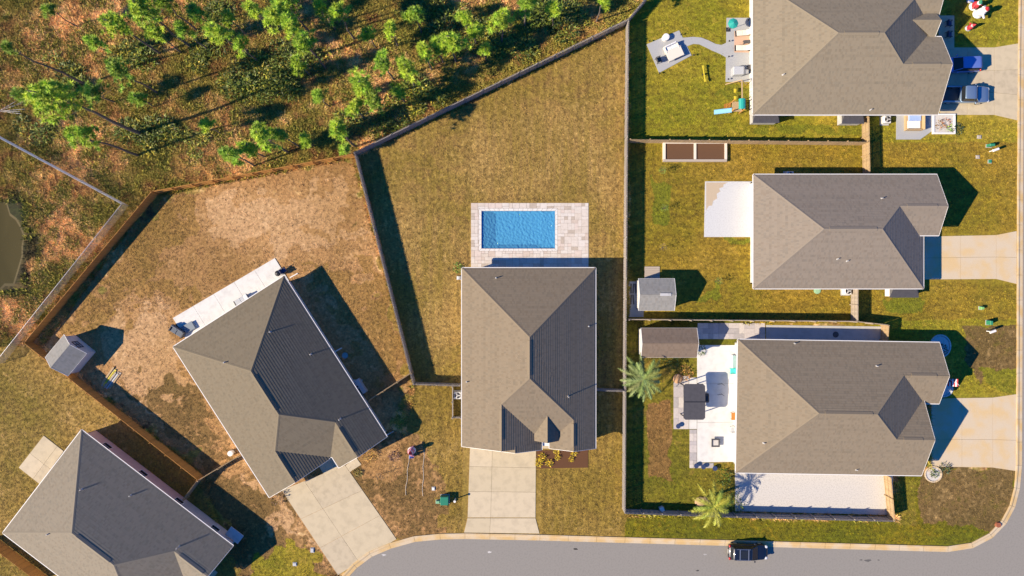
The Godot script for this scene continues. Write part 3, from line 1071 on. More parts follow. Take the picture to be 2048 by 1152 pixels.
func build_houses() -> void:
	# --- the pool house: its front looks to the lower street
	var h := thing("house", "brown shingled house beside the swimming pool, with three small front gables", "house")
	var x0 := -5.92
	var x1 := 9.88
	var z0 := -2.37
	var xm := 1.98
	var top := 6.887
	var S := 18.76
	var f := [
		face([[x0, z0, 2.7], [x1, z0, 2.7], [xm, 5.53, top]]),
		face([[x0, z0, 2.7], [xm, 5.53, top], [xm, 10.17, top], [-1.2, 13.35, 5.2], [-1.2, S, 5.2], [x0, S, 2.7]]),
		face([[x1, z0, 2.7], [x1, 19.0, 2.7], [7.16, 19.0, 4.14], [7.16, 15.35, 4.14], [xm, 10.17, top], [xm, 5.53, top]]),
		face([[xm, 10.17, top], [-1.2, 13.35, 5.2], [3.52, 18.07, 2.7], [4.44, 18.07, 2.7], [7.16, 15.35, 4.14]]),
		face([[-1.2, 13.35, 5.2], [-1.2, S, 5.2], [3.52, S, 2.7], [3.52, 18.07, 2.7]]),
		face([[7.16, 15.35, 4.14], [7.16, 19.0, 4.14], [4.44, 19.0, 2.7], [4.44, 18.07, 2.7]]),
		face([[4.11, 14.8, 4.44], [4.11, 17.98, 4.44], [2.16, 17.98, 2.8]]),
		face([[4.11, 14.8, 4.44], [4.11, 17.98, 4.44], [6.06, 17.98, 2.8]]),
		face([[0.35, 18.4, 4.38], [0.35, 19.15, 4.38], [3.52, 19.15, 2.72], [3.52, 18.4, 2.72]]),
		face([[0.35, 18.4, 4.38], [0.35, 19.15, 4.38], [-2.6, 19.15, 2.83], [-2.6, 18.4, 2.83]])]
	roof_and_walls(h, f, M.roof_d, M.siding)
	ridge_vent(h, Vector3(xm, top, 5.9), Vector3(xm, top, 9.8), M.roof_d)
	ridge_vent(h, Vector3(-1.2, 5.2, 14.0), Vector3(-1.2, 5.2, 17.4), M.roof_d)
	ridge_vent(h, Vector3(7.16, 4.14, 15.8), Vector3(7.16, 4.14, 18.4), M.roof_d)
	for p in [[992, 556], [933, 765], [1178, 653], [1135, 790]]:
		var at := G(p[0], p[1], 3.6)
		pipe_vent(h, Vector3(at.x, 2.7 + PITCH * minf(minf(at.x - x0, x1 - at.x), at.z - z0), at.z), 0.8 if p[0] == 1135 else 0.4)
	door(h, Vector3(-1.2, 0, 18.32), Vector3(0, 0, 1), 4.9, 2.2, "garage_door", M.white)
	door(h, Vector3(4.1, 0, 16.9), Vector3(0, 0, 1), 1.0, 2.1, "front_door", M.charcoal)
	var st := Build.new()
	st.bx(Vector3(4.9, 0.05, 18.6), Vector3(2.2, 0.1, 2.0))
	put("porch_slab", st.mesh(), M.concrete, h)
	st = Build.new()
	st.bx(Vector3(4.1, 1.4, 16.8), Vector3(6.0, 2.8, 0.15))
	put("porch_wall", st.mesh(), M.siding, h)
	flat_soffit(h, [[x0 + 0.1, z0 + 0.1], [x1 - 0.1, z0 + 0.1], [x1 - 0.1, 18.8], [x0 + 0.1, 18.6]], 2.52, M.white)

	# --- the house on the amber lawn
	h = thing("house", "grey brown shingled house on the amber lawn with one garage wing and white gutters", "house")
	x0 = 28.58
	x1 = 48.70
	z0 = -13.43
	var z1 := 0.06
	var zm := -6.685
	top = 2.7 + PITCH * 6.745
	var xr := x1 - 6.745
	f = [
		face([[x0, z0, 2.7], [x0, z1, 2.7], [x0 + 6.745, zm, top]]),
		face([[x0, z0, 2.7], [50.3, z0, 2.7], [50.3, -9.46, 4.80], [44.73, -9.46, 4.80], [xr, zm, top], [x0 + 6.745, zm, top]]),
		face([[xr, zm, top], [44.73, -9.46, 4.80], [47.99, -6.2, 3.07], [x1, -6.2, 2.7], [x1, z1, 2.7]]),
		face([[x0, z1, 2.7], [x1, z1, 2.7], [xr, zm, top], [x0 + 6.745, zm, top]]),
		face([[44.73, -9.46, 4.80], [50.3, -9.46, 4.80], [50.3, -6.2, 3.07], [47.99, -6.2, 3.07]])]
	roof_and_walls(h, f, M.roof_b, M.siding, true, null, 0.55)
	ridge_vent(h, Vector3(x0 + 7.4, top, zm), Vector3(xr - 0.6, top, zm), M.roof_b)
	ridge_vent(h, Vector3(45.6, 4.80, -9.46), Vector3(49.1, 4.80, -9.46), M.roof_b)
	for p in [[1762, 397], [1672, 518], [1692, 522]]:
		var at := G(p[0], p[1], 4.2)
		pipe_vent(h, Vector3(at.x, 2.7 + PITCH * minf(at.z - z0, z1 - at.z), at.z))
	door(h, Vector3(48.2, 0, -2.6), Vector3(1, 0, 0), 4.9, 2.2, "garage_door", M.white)
	bay_box(h, G(1793, 584) * Vector3(1, 0, 0) + Vector3(0, 0.35, 0.35), 3.2, 1.3, 1.3, M.white, M.charcoal)
	flat_soffit(h, [[x0 + 0.1, z0 + 0.1], [50.1, z0 + 0.1], [50.1, -6.4], [x1 - 0.1, -6.4], [x1 - 0.1, z1 - 0.1], [x0 + 0.1, z1 - 0.1]], 2.52, M.white)

	# --- the house with the fire pit lawn
	h = thing("house", "tan shingled house with the blue vehicles on its driveway", "house")
	x0 = 28.52
	z0 = -36.74
	z1 = -20.53
	zm = -28.635
	top = 2.7 + PITCH * 8.105
	xr = 41.79
	var lw := -25.63
	var lh := 2.7 + PITCH * (z1 - lw)
	var lx := xr + (lw - zm)
	var uw := -33.5
	var uh := 2.7 + PITCH * (uw - z0)
	var ux := xr + (zm - uw)
	var mt := ((lx - ux) + (lw - uw)) * 0.5
	var meet := [ux + mt, uw + mt, uh - PITCH * mt]
	f = [
		face([[x0, z0, 2.7], [x0, z1, 2.7], [x0 + 8.105, zm, top]]),
		face([[x0, z0, 2.7], [50.0, z0, 2.7], [50.0, uw, uh], [ux, uw, uh], [xr, zm, top], [x0 + 8.105, zm, top]]),
		face([[x0, z1, 2.7], [50.43, z1, 2.7], [50.43, lw, lh], [lx, lw, lh], [xr, zm, top], [x0 + 8.105, zm, top]]),
		face([[xr, zm, top], [ux, uw, uh], meet, [lx, lw, lh]]),
		face([[lx, lw, lh], [50.43, lw, lh], [50.43, meet[1] + 1.0, lh - PITCH * (lw - meet[1] - 1.0)], [meet[0] + 0.2, meet[1] + 1.0, lh - PITCH * (lw - meet[1] - 1.0)], meet]),
		face([[ux, uw, uh], [50.0, uw, uh], [50.0, meet[1], meet[2]], meet]),
		face([[46.3, -31.0, 4.61], [49.66, -31.0, 4.61], [49.66, -29.2, 3.1]]),
		face([[46.3, -31.0, 4.61], [49.66, -31.0, 4.61], [49.66, -32.8, 3.1]])]
	roof_and_walls(h, f, M.roof_a, M.siding, true, null, 0.5)
	ridge_vent(h, Vector3(x0 + 8.8, top, zm), Vector3(xr - 0.6, top, zm), M.roof_a)
	ridge_vent(h, Vector3(45.9, lh, lw), Vector3(49.1, lh, lw), M.roof_a)
	for p in [[1563, 152], [1748, 216]]:
		var at := G(p[0], p[1], 3.8)
		pipe_vent(h, Vector3(at.x, 2.7 + PITCH * minf(at.x - x0, z1 - at.z), at.z))
	door(h, Vector3(49.9, 0, -24.6), Vector3(1, 0, 0), 5.2, 2.3, "garage_door", M.white)
	st = Build.new()
	st.bx(G(1892, 66) + Vector3(0, 0.05, 0), Vector3(1.9, 0.1, 4.2))
	put("porch_slab", st.mesh(), M.concrete, h)
	for z in [-29.6, -32.4]:
		st = Build.new()
		st.bx(Vector3(49.3, 1.55, z), Vector3(0.25, 3.1, 0.25))
		put("porch_post", st.mesh(), M.white, h)
	bay_box(h, Vector3(30.4, 0.35, -20.75), 2.9, 1.7, 1.45, M.siding_grey, M.charcoal)
	bay_box(h, Vector3(40.8, 0.35, -20.7), 2.4, 1.8, 1.45, M.siding_grey, M.charcoal)
	flat_soffit(h, [[x0 + 0.1, z0 + 0.1], [49.8, z0 + 0.1], [49.8, z1 - 0.1], [x0 + 0.1, z1 - 0.1]], 2.52, M.white)

	# --- the corner house
	h = thing("house", "brown shingled corner house with two street gables beside the sand court", "house", G(1476, 679, 2.7) * Vector3(1, 0, 1), -0.0157)
	var W := 15.75
	top = 2.7 + PITCH * W * 0.5
	xr = 14.43
	uw = 3.70
	uh = 2.7 + PITCH * uw
	ux = xr + W * 0.5 - uw
	lw = 11.02
	lh = 2.7 + PITCH * (W - lw)
	lx = xr + lw - W * 0.5
	mt = ((lx - ux) + (lw - uw)) * 0.5
	meet = [ux + mt, uw + mt, uh - PITCH * mt]
	f = [
		face([[0, 0, 2.7], [0, W, 2.7], [W * 0.5, W * 0.5, top]]),
		face([[0, 0, 2.7], [23.86, 0, 2.7], [23.86, uw, uh], [ux, uw, uh], [xr, W * 0.5, top], [W * 0.5, W * 0.5, top]]),
		face([[0, W, 2.7], [21.97, W, 2.7], [21.97, lw, lh], [lx, lw, lh], [xr, W * 0.5, top], [W * 0.5, W * 0.5, top]]),
		face([[xr, W * 0.5, top], [ux, uw, uh], meet, [lx, lw, lh]]),
		face([[lx, lw, lh], [21.97, lw, lh], [21.97, meet[1], meet[2]], meet]),
		face([[ux, uw, uh], [23.86, uw, uh], [23.86, 7.2, uh - PITCH * 3.5], [21.97, 7.2, uh - PITCH * 3.5], [21.97, meet[1], meet[2]], meet])]
	roof_and_walls(h, f, M.roof_c, M.siding, true, null, 0.5)
	ridge_vent(h, Vector3(W * 0.5 + 0.7, top, W * 0.5), Vector3(xr - 0.5, top, W * 0.5), M.roof_c)
	ridge_vent(h, Vector3(19.5, uh, uw), Vector3(22.4, uh, uw), M.roof_c)
	ridge_vent(h, Vector3(18.4, lh, lw), Vector3(20.6, lh, lw), M.roof_c)
	for p in [[1594, 688], [1748, 731], [1524, 884], [1717, 942]]:
		var at := h.transform.affine_inverse() * G(p[0], p[1], 3.6)
		pipe_vent(h, Vector3(at.x, 2.7 + PITCH * minf(minf(at.x, at.z), W - at.z), at.z))
	door(h, Vector3(21.5, 0, 11.0), Vector3(1, 0, 0), 5.0, 2.2, "garage_door", M.white)
	flat_soffit(h, [[0.1, 0.1], [23.7, 0.1], [23.7, 7.0], [21.8, 7.0], [21.8, W - 0.1], [0.1, W - 0.1]], 2.52, M.white)

	# --- the two angled houses share one plan
	for s in [[568, 552, 57.4, 15.57, "brown shingled angled house with the white rear patio on the sandy yard", M.roof_e, M.siding], [163, 860, 37.4, 15.35, "grey brown shingled angled house with pale siding tinted by painted fence glow and a square rear slab", M.roof_f, M.siding_fence_glow]]:
		h = thing("house", s[4], "house", G(s[0], s[1], 2.7) * Vector3(1, 0, 1), -deg_to_rad(s[2]))
		W = s[3]
		var half := W * 0.5
		top = 2.7 + PITCH * half
		xr = 13.6
		var rv := 3.6
		var rh := 2.7 + PITCH * rv
		var ru := xr + half - rv
		var lv := W - 4.53
		lh = 2.7 + PITCH * 4.53
		var lu := xr + lv - half
		mt = ((lu - ru) + (lv - rv)) * 0.5
		meet = [ru + mt, rv + mt, rh - PITCH * mt]
		f = [
			face([[0, 0, 2.7], [0, W, 2.7], [half, half, top]]),
			face([[0, 0, 2.7], [half, half, top], [xr, half, top], [ru, rv, rh], [22.6, rv, rh], [22.6, 0, 2.7]]),
			face([[0, W, 2.7], [half, half, top], [xr, half, top], [lu, lv, lh], [21.15, lv, lh], [21.15, W, 2.7]]),
			face([[xr, half, top], [ru, rv, rh], meet, [lu, lv, lh]]),
			face([[ru, rv, rh], [22.6, rv, rh], [22.6, meet[1] - 0.2, rh - PITCH * (meet[1] - 0.2 - rv)], [meet[0] + 0.1, meet[1] - 0.2, rh - PITCH * (meet[1] - 0.2 - rv)], meet]),
			face([[lu, lv, lh], [21.15, lv, lh], [21.15, meet[1] + 0.2, lh - PITCH * (lv - meet[1] - 0.2)], [meet[0] + 0.05, meet[1] + 0.2, lh - PITCH * (lv - meet[1] - 0.2)], meet])]
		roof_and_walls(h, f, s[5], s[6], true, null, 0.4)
		ridge_vent(h, Vector3(half + 0.6, top, half), Vector3(xr - 0.6, top, half), s[5])
		ridge_vent(h, Vector3(ru + 0.8, rh, rv), Vector3(21.9, rh, rv), s[5])
		ridge_vent(h, Vector3(lu + 0.6, lh, lv), Vector3(20.5, lh, lv), s[5])
		for p in [[5.2, 10.3], [9.6, 2.0], [17.8, 3.0], [5.0, 4.2]]:
			pipe_vent(h, Vector3(p[0], 2.7 + PITCH * minf(minf(p[0], p[1]), W - p[1]), p[1]), 0.75 if p[0] > 17 else 0.4)
		door(h, Vector3(20.7, 0, lv), Vector3(1, 0, 0), 4.9, 2.2, "garage_door", M.white)
		flat_soffit(h, [[0.1, 0.1], [22.4, 0.1], [22.4, meet[1] - 0.4], [20.3, meet[1] - 0.4], [20.3, meet[1] + 1.6], [20.9, meet[1] + 1.6], [20.9, W - 0.1], [0.1, W - 0.1]], 2.52, M.white)
		st = Build.new()
		st.bx(Vector3(21.0, 0.03, meet[1] + 0.6), Vector3(3.6, 0.06, 4.4))
		put("porch_slab", st.mesh(), M.concrete, h)
		if s[0] == 163:
			st = Build.new()
			st.bx(Vector3(21.8, 1.25, -0.35), Vector3(1.9, 0.1, 1.2))
			put("porch_deck", st.mesh(), M.siding_grey, h)

# ---------------------------------------------------------------- sheds and shelters
# a gabled shed; ridge along its own x axis
func shed(label: String, at: Vector3, turn: float, long: float, deep: float, eave: float, rise: float, roof_mat: Material, wall_mat: Material, open := false) -> Node3D:
	var root := thing("garden_shed", label, "shed", at, turn)
	var l := long * 0.5
	var d := deep * 0.5
	for s in [-1.0, 1.0]:
		var st := Build.new()
		course_face(st, [Vector3(-l, eave, d * s), Vector3(l, eave, d * s), Vector3(l, eave + rise, 0), Vector3(-l, eave + rise, 0)], 0.24, 0.012)
		put("roof_slope", st.mesh(), roof_mat, root)
		st = Build.new()
		st.bar(Vector3(-l, eave - 0.05, d * s), Vector3(l, eave - 0.05, d * s), 0.04, 0.1)
		put("eave_trim", st.mesh(), M.white, root)
		st = Build.new()
		for q in [-1.0, 1.0]:
			st.bar(Vector3(l * s, eave - 0.04, d * q), Vector3(l * s, eave + rise - 0.04, 0), 0.04, 0.12)
		put("rake_board", st.mesh(), M.white, root)
	if open:
		return root
	var w := d - 0.15
	var e := l - 0.15
	var y := eave + 0.15 * rise / d - 0.03
	for s in [-1.0, 1.0]:
		var st := Build.new()
		st.bx(Vector3(0, y * 0.5, (w - 0.04) * s), Vector3(e * 2.0, y, 0.08))
		put("wall", st.mesh(), wall_mat, root)
		st = Build.new()
		var x: float = e * s
		st.quad(Vector3(x, 0, -w), Vector3(x, 0, w), Vector3(x, y, w), Vector3(x, y, -w), Vector3(s, 0, 0))
		st.tri(Vector3(x, y, w), Vector3(x, y, -w), Vector3(x, eave + rise - 0.05, 0), Vector3(s, 0, 0))
		put("gable_wall", st.mesh(), wall_mat, root)
	return root

func build_sheds() -> void:
	# the small shed in the corner of the sandy yard; its window gable looks up the slope
	var turn := atan2(-(-42.0), 35.0)
	var s := shed("small tan roofed shed with a four pane window in the fence corner", G(155, 707), turn, 3.5, 3.5, 2.2, 1.05, M.roof_shed, M.siding)
	var st := Build.new()
	for k in [[-0.5, 0.0, 0.06, 1.0], [0.5, 0.0, 0.06, 1.0], [0.0, 0.0, 0.06, 1.0]]:
		st.bx(Vector3(1.63, 1.65, k[0]), Vector3(0.07, 1.0, 0.07))
	for y in [1.15, 1.65, 2.15]:
		st.bx(Vector3(1.635, y, 0), Vector3(0.075, 0.07, 1.07))
	var frame := put("window_frame", st.mesh(), M.dark, s)
	for y in [1.4, 1.9]:
		for z in [-0.25, 0.25]:
			st = Build.new()
			st.bx(Vector3(1.615, y, z), Vector3(0.02, 0.43, 0.43))
			put("pane", st.mesh(), mat(Color(0.35, 0.42, 0.5), 0.1), frame)
	# grey shed on the amber lawn
	var a := G(1277, 557, 2.4)
	var b := G(1349, 621, 2.4)
	s = shed("light grey roofed garden shed on the amber lawn beside the plank ramp", Vector3((a.x + b.x) * 0.5, 0, (a.z + b.z) * 0.5), 0.0, b.x - a.x, b.z - a.z, 2.4, 0.85, M.roof_shed, M.siding)
	st = Build.new()
	st.bx(Vector3(0.9, 3.26, 0), Vector3(1.3, 0.06, 0.32))
	put("ridge_vent", st.mesh(), M.siding_grey, s)
	# brown shed of the corner yard
	a = G(1282, 656, 2.5)
	b = G(1394, 715, 2.5)
	s = shed("brown shingled long shed behind the tall palm", Vector3((a.x + b.x) * 0.5, 0, (a.z + b.z) * 0.5), 0.0, b.x - a.x, b.z - a.z, 2.5, 0.8, M.roof_shed_brown, M.siding)
	# dark metal grill shelter
	var g := thing("grill_shelter", "dark grey metal roofed shelter over the grill on the white patio", "gazebo", G(1389, 804, 2.6) * Vector3(1, 0, 1))
	for q in [-1.0, 1.0]:
		st = Build.new()
		var p := []
		for k in [[-1.2, 0.0], [1.2, 0.0], [1.28, 0.06], [1.28, 1.9], [1.05, 2.12], [-1.05, 2.12], [-1.28, 1.9], [-1.28, 0.06]]:
			p.append(Vector3(k[0], 2.62 - 0.05 * k[1], k[1] * q))
		for i in range(1, p.size() - 1):
			st.tri(p[0], p[i], p[i + 1], Vector3.UP)
		for i in p.size():
			var j: int = (i + 1) % p.size()
			st.quad(p[i], p[j], p[j] - Vector3(0, 0.09, 0), p[i] - Vector3(0, 0.09, 0), (p[i] + p[j]) * Vector3(1, 0, 1) - Vector3(0, 0, q * 2.0))
		put("roof_panel", st.mesh(), M.charcoal, g)
		for x in [-1.05, 1.05]:
			st = Build.new()
			st.bx(Vector3(x, 1.26, 1.85 * q), Vector3(0.1, 2.52, 0.1))
			put("post", st.mesh(), M.dark, g)
	st = Build.new()
	st.bx(Vector3(0, 2.64, 0), Vector3(2.5, 0.05, 0.1))
	put("roof_seam", st.mesh(), M.dark, g)

# ---------------------------------------------------------------- pool and patios
func pave(parent: Node, a: Vector2, b: Vector2, hole: Rect2, cell: float, tints: Array, y: float, called := "paver") -> void:
	var nx := maxi(1, roundi((b.x - a.x) / cell))
	var nz := maxi(1, roundi((b.y - a.y) / cell))
	var cx := (b.x - a.x) / nx
	var cz := (b.y - a.y) / nz
	var used := {}
	for j in nz:
		for i in nx:
			if used.has(Vector2i(i, j)):
				continue
			var pick := rng.randf()
			var w := 2 if pick < 0.55 and i + 1 < nx and not used.has(Vector2i(i + 1, j)) else 1
			var d := 2 if (pick < 0.25 or pick > 0.8) and j + 1 < nz else 1
			if d == 2:
				for k in w:
					if used.has(Vector2i(i + k, j + 1)):
						d = 1
			for k in w:
				for m in d:
					used[Vector2i(i + k, j + m)] = true
			var r := Rect2(a.x + i * cx, a.y + j * cz, w * cx, d * cz)
			var parts := [r]
			if hole.has_area() and r.intersects(hole):
				if hole.encloses(r):
					continue
				parts = []
				for got in Geometry2D.clip_polygons(PackedVector2Array([r.position, r.position + Vector2(r.size.x, 0), r.end, r.position + Vector2(0, r.size.y)]), PackedVector2Array([hole.position, hole.position + Vector2(hole.size.x, 0), hole.end, hole.position + Vector2(0, hole.size.y)])):
					put(called, slab_piece(got, 0.0, y), tints[rng.randi() % tints.size()], parent)
			for q in parts:
				var st := Build.new()
				st.bx(Vector3(q.get_center().x, y * 0.5, q.get_center().y), Vector3(q.size.x - 0.014, y + rng.randf_range(-0.003, 0.003), q.size.y - 0.014), 0.0, 0.006)
				put(called, st.mesh(), tints[rng.randi() % tints.size()], parent)

func build_pool() -> void:
	var tints := []
	for c in [[0.60, 0.53, 0.46], [0.64, 0.58, 0.52], [0.56, 0.47, 0.40], [0.62, 0.53, 0.47], [0.47, 0.40, 0.33], [0.65, 0.60, 0.55], [0.62, 0.56, 0.50]]:
		tints.append(mat(Color(c[0], c[1], c[2]), 0.8, T.stain, 3.0))
	var deck := struct_root("pool_deck", "travertine paver deck around the swimming pool", "pool deck")
	var lo := pool_hole[0]
	var hi := pool_hole[2]
	var c := 0.32
	var hole := Rect2(lo - Vector2(c, c), hi - lo + Vector2(c, c) * 2.0)
	pave(deck, G2(942, 406), G2(1177, 534), hole, 0.42, tints, 0.05)
	# coping stones
	var stone := mat(Color(0.72, 0.69, 0.65), 0.7, T.soft, 2.0)
	for side in 4:
		var p := [Vector2(lo.x - c, lo.y - c), Vector2(hi.x + c, lo.y - c), Vector2(hi.x + c, hi.y + c), Vector2(lo.x - c, hi.y + c)]
		var q := [lo, Vector2(hi.x, lo.y), hi, Vector2(lo.x, hi.y)]
		var a: Vector2 = p[side]
		var b: Vector2 = p[(side + 1) % 4]
		var qa: Vector2 = q[side]
		var qb: Vector2 = q[(side + 1) % 4]
		var count := roundi(a.distance_to(b) / 0.62)
		for i in count:
			var f0 := float(i) / count
			var f1 := float(i + 1) / count
			put("coping_stone", slab_piece(PackedVector2Array([a.lerp(b, f0), a.lerp(b, f1), qa.lerp(qb, f1), qa.lerp(qb, f0)]), 0.0, 0.06), stone, deck)
	# shell
	var pool := thing("swimming_pool", "rectangular blue swimming pool with a shallow ledge at one end", "pool", Vector3((lo.x + hi.x) * 0.5, 0, (lo.y + hi.y) * 0.5))
	var hx := (hi.x - lo.x) * 0.5
	var hz := (hi.y - lo.y) * 0.5
	var deep := -1.2
	var st := Build.new()
	var rad := 0.5
	# floor with coved edge, then walls
	var ring_lo := []
	var ring_mid := []
	var ring_hi := []
	for corner in [[1, 1], [-1, 1], [-1, -1], [1, -1]]:
		for k in 5:
			var base := atan2(corner[1], corner[0]) - PI / 4 + PI / 8 * k
			var e := Vector2(cos(base), sin(base))
			var mid := Vector2(corner[0] * (hx - rad), corner[1] * (hz - rad))
			ring_hi.append(Vector3(clampf(mid.x + e.x * rad * 1.42, -hx, hx), 0.0, clampf(mid.y + e.y * rad * 1.42, -hz, hz)))
			ring_mid.append(Vector3(mid.x + e.x * rad, deep + 0.25, mid.y + e.y * rad))
			ring_lo.append(Vector3(mid.x + e.x * rad * 0.45, deep, mid.y + e.y * rad * 0.45))
	for i in ring_hi.size():
		var j := (i + 1) % ring_hi.size()
		var inward: Vector3 = -(ring_hi[i] as Vector3)
		st.quad(ring_hi[i], ring_hi[j], ring_mid[j], ring_mid[i], inward)
		st.quad(ring_mid[i], ring_mid[j], ring_lo[j], ring_lo[i], inward * 0.2 + Vector3(0, 2, 0))
		st.tri(ring_lo[i], ring_lo[j], Vector3(0, deep, 0), Vector3.UP)
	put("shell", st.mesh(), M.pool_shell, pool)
	st = Build.new()
	st.bx(Vector3(hx - 0.9, deep + 0.4, 0), Vector3(1.78, 0.8, hz * 2.0 - 0.06), 0.0, 0.05)
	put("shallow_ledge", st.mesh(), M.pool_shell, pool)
	for z in [-0.55, 0.35]:
		st = Build.new()
		st.tube(Vector3(-hx + 0.62, deep + 0.005, z), Vector3(-hx + 0.62, deep + 0.03, z), 0.13, 0.13, 12)
		put("drain_cover", st.mesh(), M.white, pool)
	# rippled water surface
	st = Build.new()
	var nz := noise(41, 0.9, 2)
	var nu := 150
	var nv := 76
	var grid := []
	for j in nv + 1:
		for i in nu + 1:
			var x := lerpf(-hx + 0.002, hx - 0.002, float(i) / nu)
			var z := lerpf(-hz + 0.002, hz - 0.002, float(j) / nv)
			grid.append(Vector3(x, -0.12 + 0.072 * nz.get_noise_2d(x * 2.7, z * 2.7), z))
	for j in nv:
		for i in nu:
			var k := j * (nu + 1) + i
			st.quad(grid[k], grid[k + 1], grid[k + nu + 2], grid[k + nu + 1], Vector3.UP)
	put("water", st.mesh(true), M.water, pool)

func patio(label: String, points: Array, y: float, material: Material, called := "patio") -> void:
	var st := Build.new()
	st.prism(poly(points), 0.0, y)
	struct(called, st.mesh(), material, label, "patio")

func build_patios() -> void:
	var d := struct_root("patio", "long white concrete patio behind the angled house", "patio")
	slab_grid(d, G2(346, 636), G2(550, 516), G2(590, 580), G2(386, 700), [0.0, 0.2, 0.4, 0.6, 0.8, 1.0], [0.0, 1.0], M.concrete_pale, 0.08)
	d = struct_root("patio", "square cream slab beside the glow tinted house", "patio")
	slab_grid(d, G2(88, 871), G2(128, 902), G2(80, 968), G2(38, 935), [0.0, 0.68, 1.0], [0.0, 0.55, 1.0], M.concrete, 0.07)
	# house on the amber lawn
	patio("white stone patio behind the house on the amber lawn", [[1410, 363], [1510, 363], [1510, 474], [1408, 474]], 0.06, M.stone_white)
	patio("sandy worn corner of the white stone patio", [[1412, 365], [1456, 365], [1447, 369], [1446, 374], [1438, 377], [1440, 383], [1433, 388], [1434, 397], [1426, 402], [1424, 411], [1417, 412], [1412, 421]], 0.064, mat(Color(0.52, 0.42, 0.30), 0.95, T.grit, 1.5), "patio_sand")
	# fire pit pad and curved path
	patio("grey stone patio with loungers behind the house with the fire pit lawn", [[1453, 36], [1512, 36], [1512, 164], [1451, 164]], 0.06, M.paver_grey)
	patio("grey stone fire pit pad set at an angle on the green lawn", [[1293, 89], [1358, 61], [1383, 111], [1318, 146]], 0.06, M.paver_grey)
	var st := Build.new()
	var line := [[1360, 89], [1372, 84], [1386, 81], [1400, 82], [1414, 88], [1428, 95], [1441, 99], [1455, 100]]
	var wide := [14.0, 9.0, 7.0, 7.0, 7.5, 7.5, 9.0, 16.0]
	var up := PackedVector2Array()
	var down := PackedVector2Array()
	for i in line.size():
		var a := G2(line[maxi(i - 1, 0)][0], line[maxi(i - 1, 0)][1])
		var b := G2(line[mini(i + 1, line.size() - 1)][0], line[mini(i + 1, line.size() - 1)][1])
		var n2 := (b - a).normalized().orthogonal()
		var m := G2(line[i][0], line[i][1])
		up.append(m + n2 * wide[i] / 16.4)
		down.append(m - n2 * wide[i] / 16.4)
	down.reverse()
	up.append_array(down)
	st.prism(up, 0.0, 0.054)
	struct("path", st.mesh(), M.paver_grey, "curving grey path from the fire pit pad to the lounger patio", "path")
	patio("grey terrace with a cut corner beside the daybed", [[1792, 228], [1864, 228], [1864, 262], [1840, 279], [1792, 279]], 0.06, M.paver_grey)
	# corner yard
	d = struct_root("patio", "white concrete patio of the corner yard around the grill shelter", "patio")
	slab_grid(d, G2(1394, 690), G2(1482, 690), G2(1482, 923), G2(1394, 925), [0.0, 1.0], [0.0, 0.33, 0.66, 1.0], M.concrete_pale, 0.07)
	slab_grid(d, G2(1378, 755), G2(1393.6, 755), G2(1393.6, 858), G2(1378, 858), [0.0, 1.0], [0.0, 0.5, 1.0], M.concrete_pale, 0.07)
	var tints := []
	for c in [[0.55, 0.5, 0.47], [0.48, 0.44, 0.43], [0.6, 0.55, 0.5], [0.42, 0.39, 0.38]]:
		tints.append(mat(Color(c[0], c[1], c[2]), 0.85, T.stain, 2.0))
	var strip := struct_root("paver_border", "mauve and tan paver border along the white patio", "paver border")
	pave(strip, G2(1347, 752), G2(1377.5, 858), Rect2(), 0.62, tints, 0.06)
	pave(strip, G2(1379, 859), G2(1393.5, 936), Rect2(), 0.48, tints, 0.06)
	pave(strip, G2(1394, 926), G2(1427, 936), Rect2(), 0.5, tints, 0.06)
	pave(strip, G2(1395, 646), G2(1530, 678), Rect2(), 0.66, tints, 0.06)
	patio("grey side yard slab beside the pale board fence", [[1532, 650], [1768, 653], [1768, 690], [1532, 688]], 0.055, M.concrete_grey)
	patio("white sand court beside the corner house", [[1470, 940], [1785, 946], [1786, 1030], [1470, 1022]], 0.03, M.gravel_white, "sand_court")
	patio("blue grey flagstone strip between the shed and the long fence", [[1257, 563], [1274, 563], [1287, 620], [1287, 634], [1257, 634]], 0.05, M.paver_grey)
	var ramp := thing("plank_ramp", "pale plank ramp leading out of the grey shed", "ramp", G(1304, 546))
	for i in 7:
		st = Build.new()
		st.bx(Vector3(0, 0.06, -0.68 + i * 0.226), Vector3(1.85, 0.06, 0.205))
		put("plank", st.mesh(), M.wood_pale, ramp)
	# beds
	var bed := thing("raised_bed", "double raised bed of pale timber filled with brown soil", "planter", G(1388, 304))
	var a := G(1325, 286) - bed.position
	var b := G(1452, 322) - bed.position
	for k in [[(a.x + b.x) * 0.5, a.z, b.x - a.x, 0.28], [(a.x + b.x) * 0.5, b.z, b.x - a.x, 0.28]]:
		st = Build.new()
		st.bx(Vector3(k[0], 0.22, k[1]), Vector3(k[2], 0.44, k[3]), 0.0, 0.02)
		put("timber", st.mesh(), M.wood_pale if k[1] > 0 else M.cream, bed)
	for x in [a.x + 0.14, (a.x + b.x) * 0.5, b.x - 0.14]:
		st = Build.new()
		st.bx(Vector3(x, 0.215, 0), Vector3(0.28, 0.43, b.z - a.z - 0.28))
		put("timber", st.mesh(), M.cream, bed)
	for s in [-1.0, 1.0]:
		st = Build.new()
		st.bx(Vector3(s * (b.x - a.x) * 0.25, 0.15, 0), Vector3((b.x - a.x) * 0.5 - 0.3, 0.3, b.z - a.z - 0.28))
		put("soil", st.mesh(), M.soil, bed)
	patio("brown mulch bed with yellow shrubs before the pool house", [[1073, 901], [1176, 899], [1176, 935], [1073, 937]], 0.05, M.mulch, "mulch_bed")
	var pb := thing("planter_box", "white gravel planter box beside the driveway with two vehicles", "planter", G(1886, 249))
	a = G(1865, 230) - pb.position
	b = G(1907, 267) - pb.position
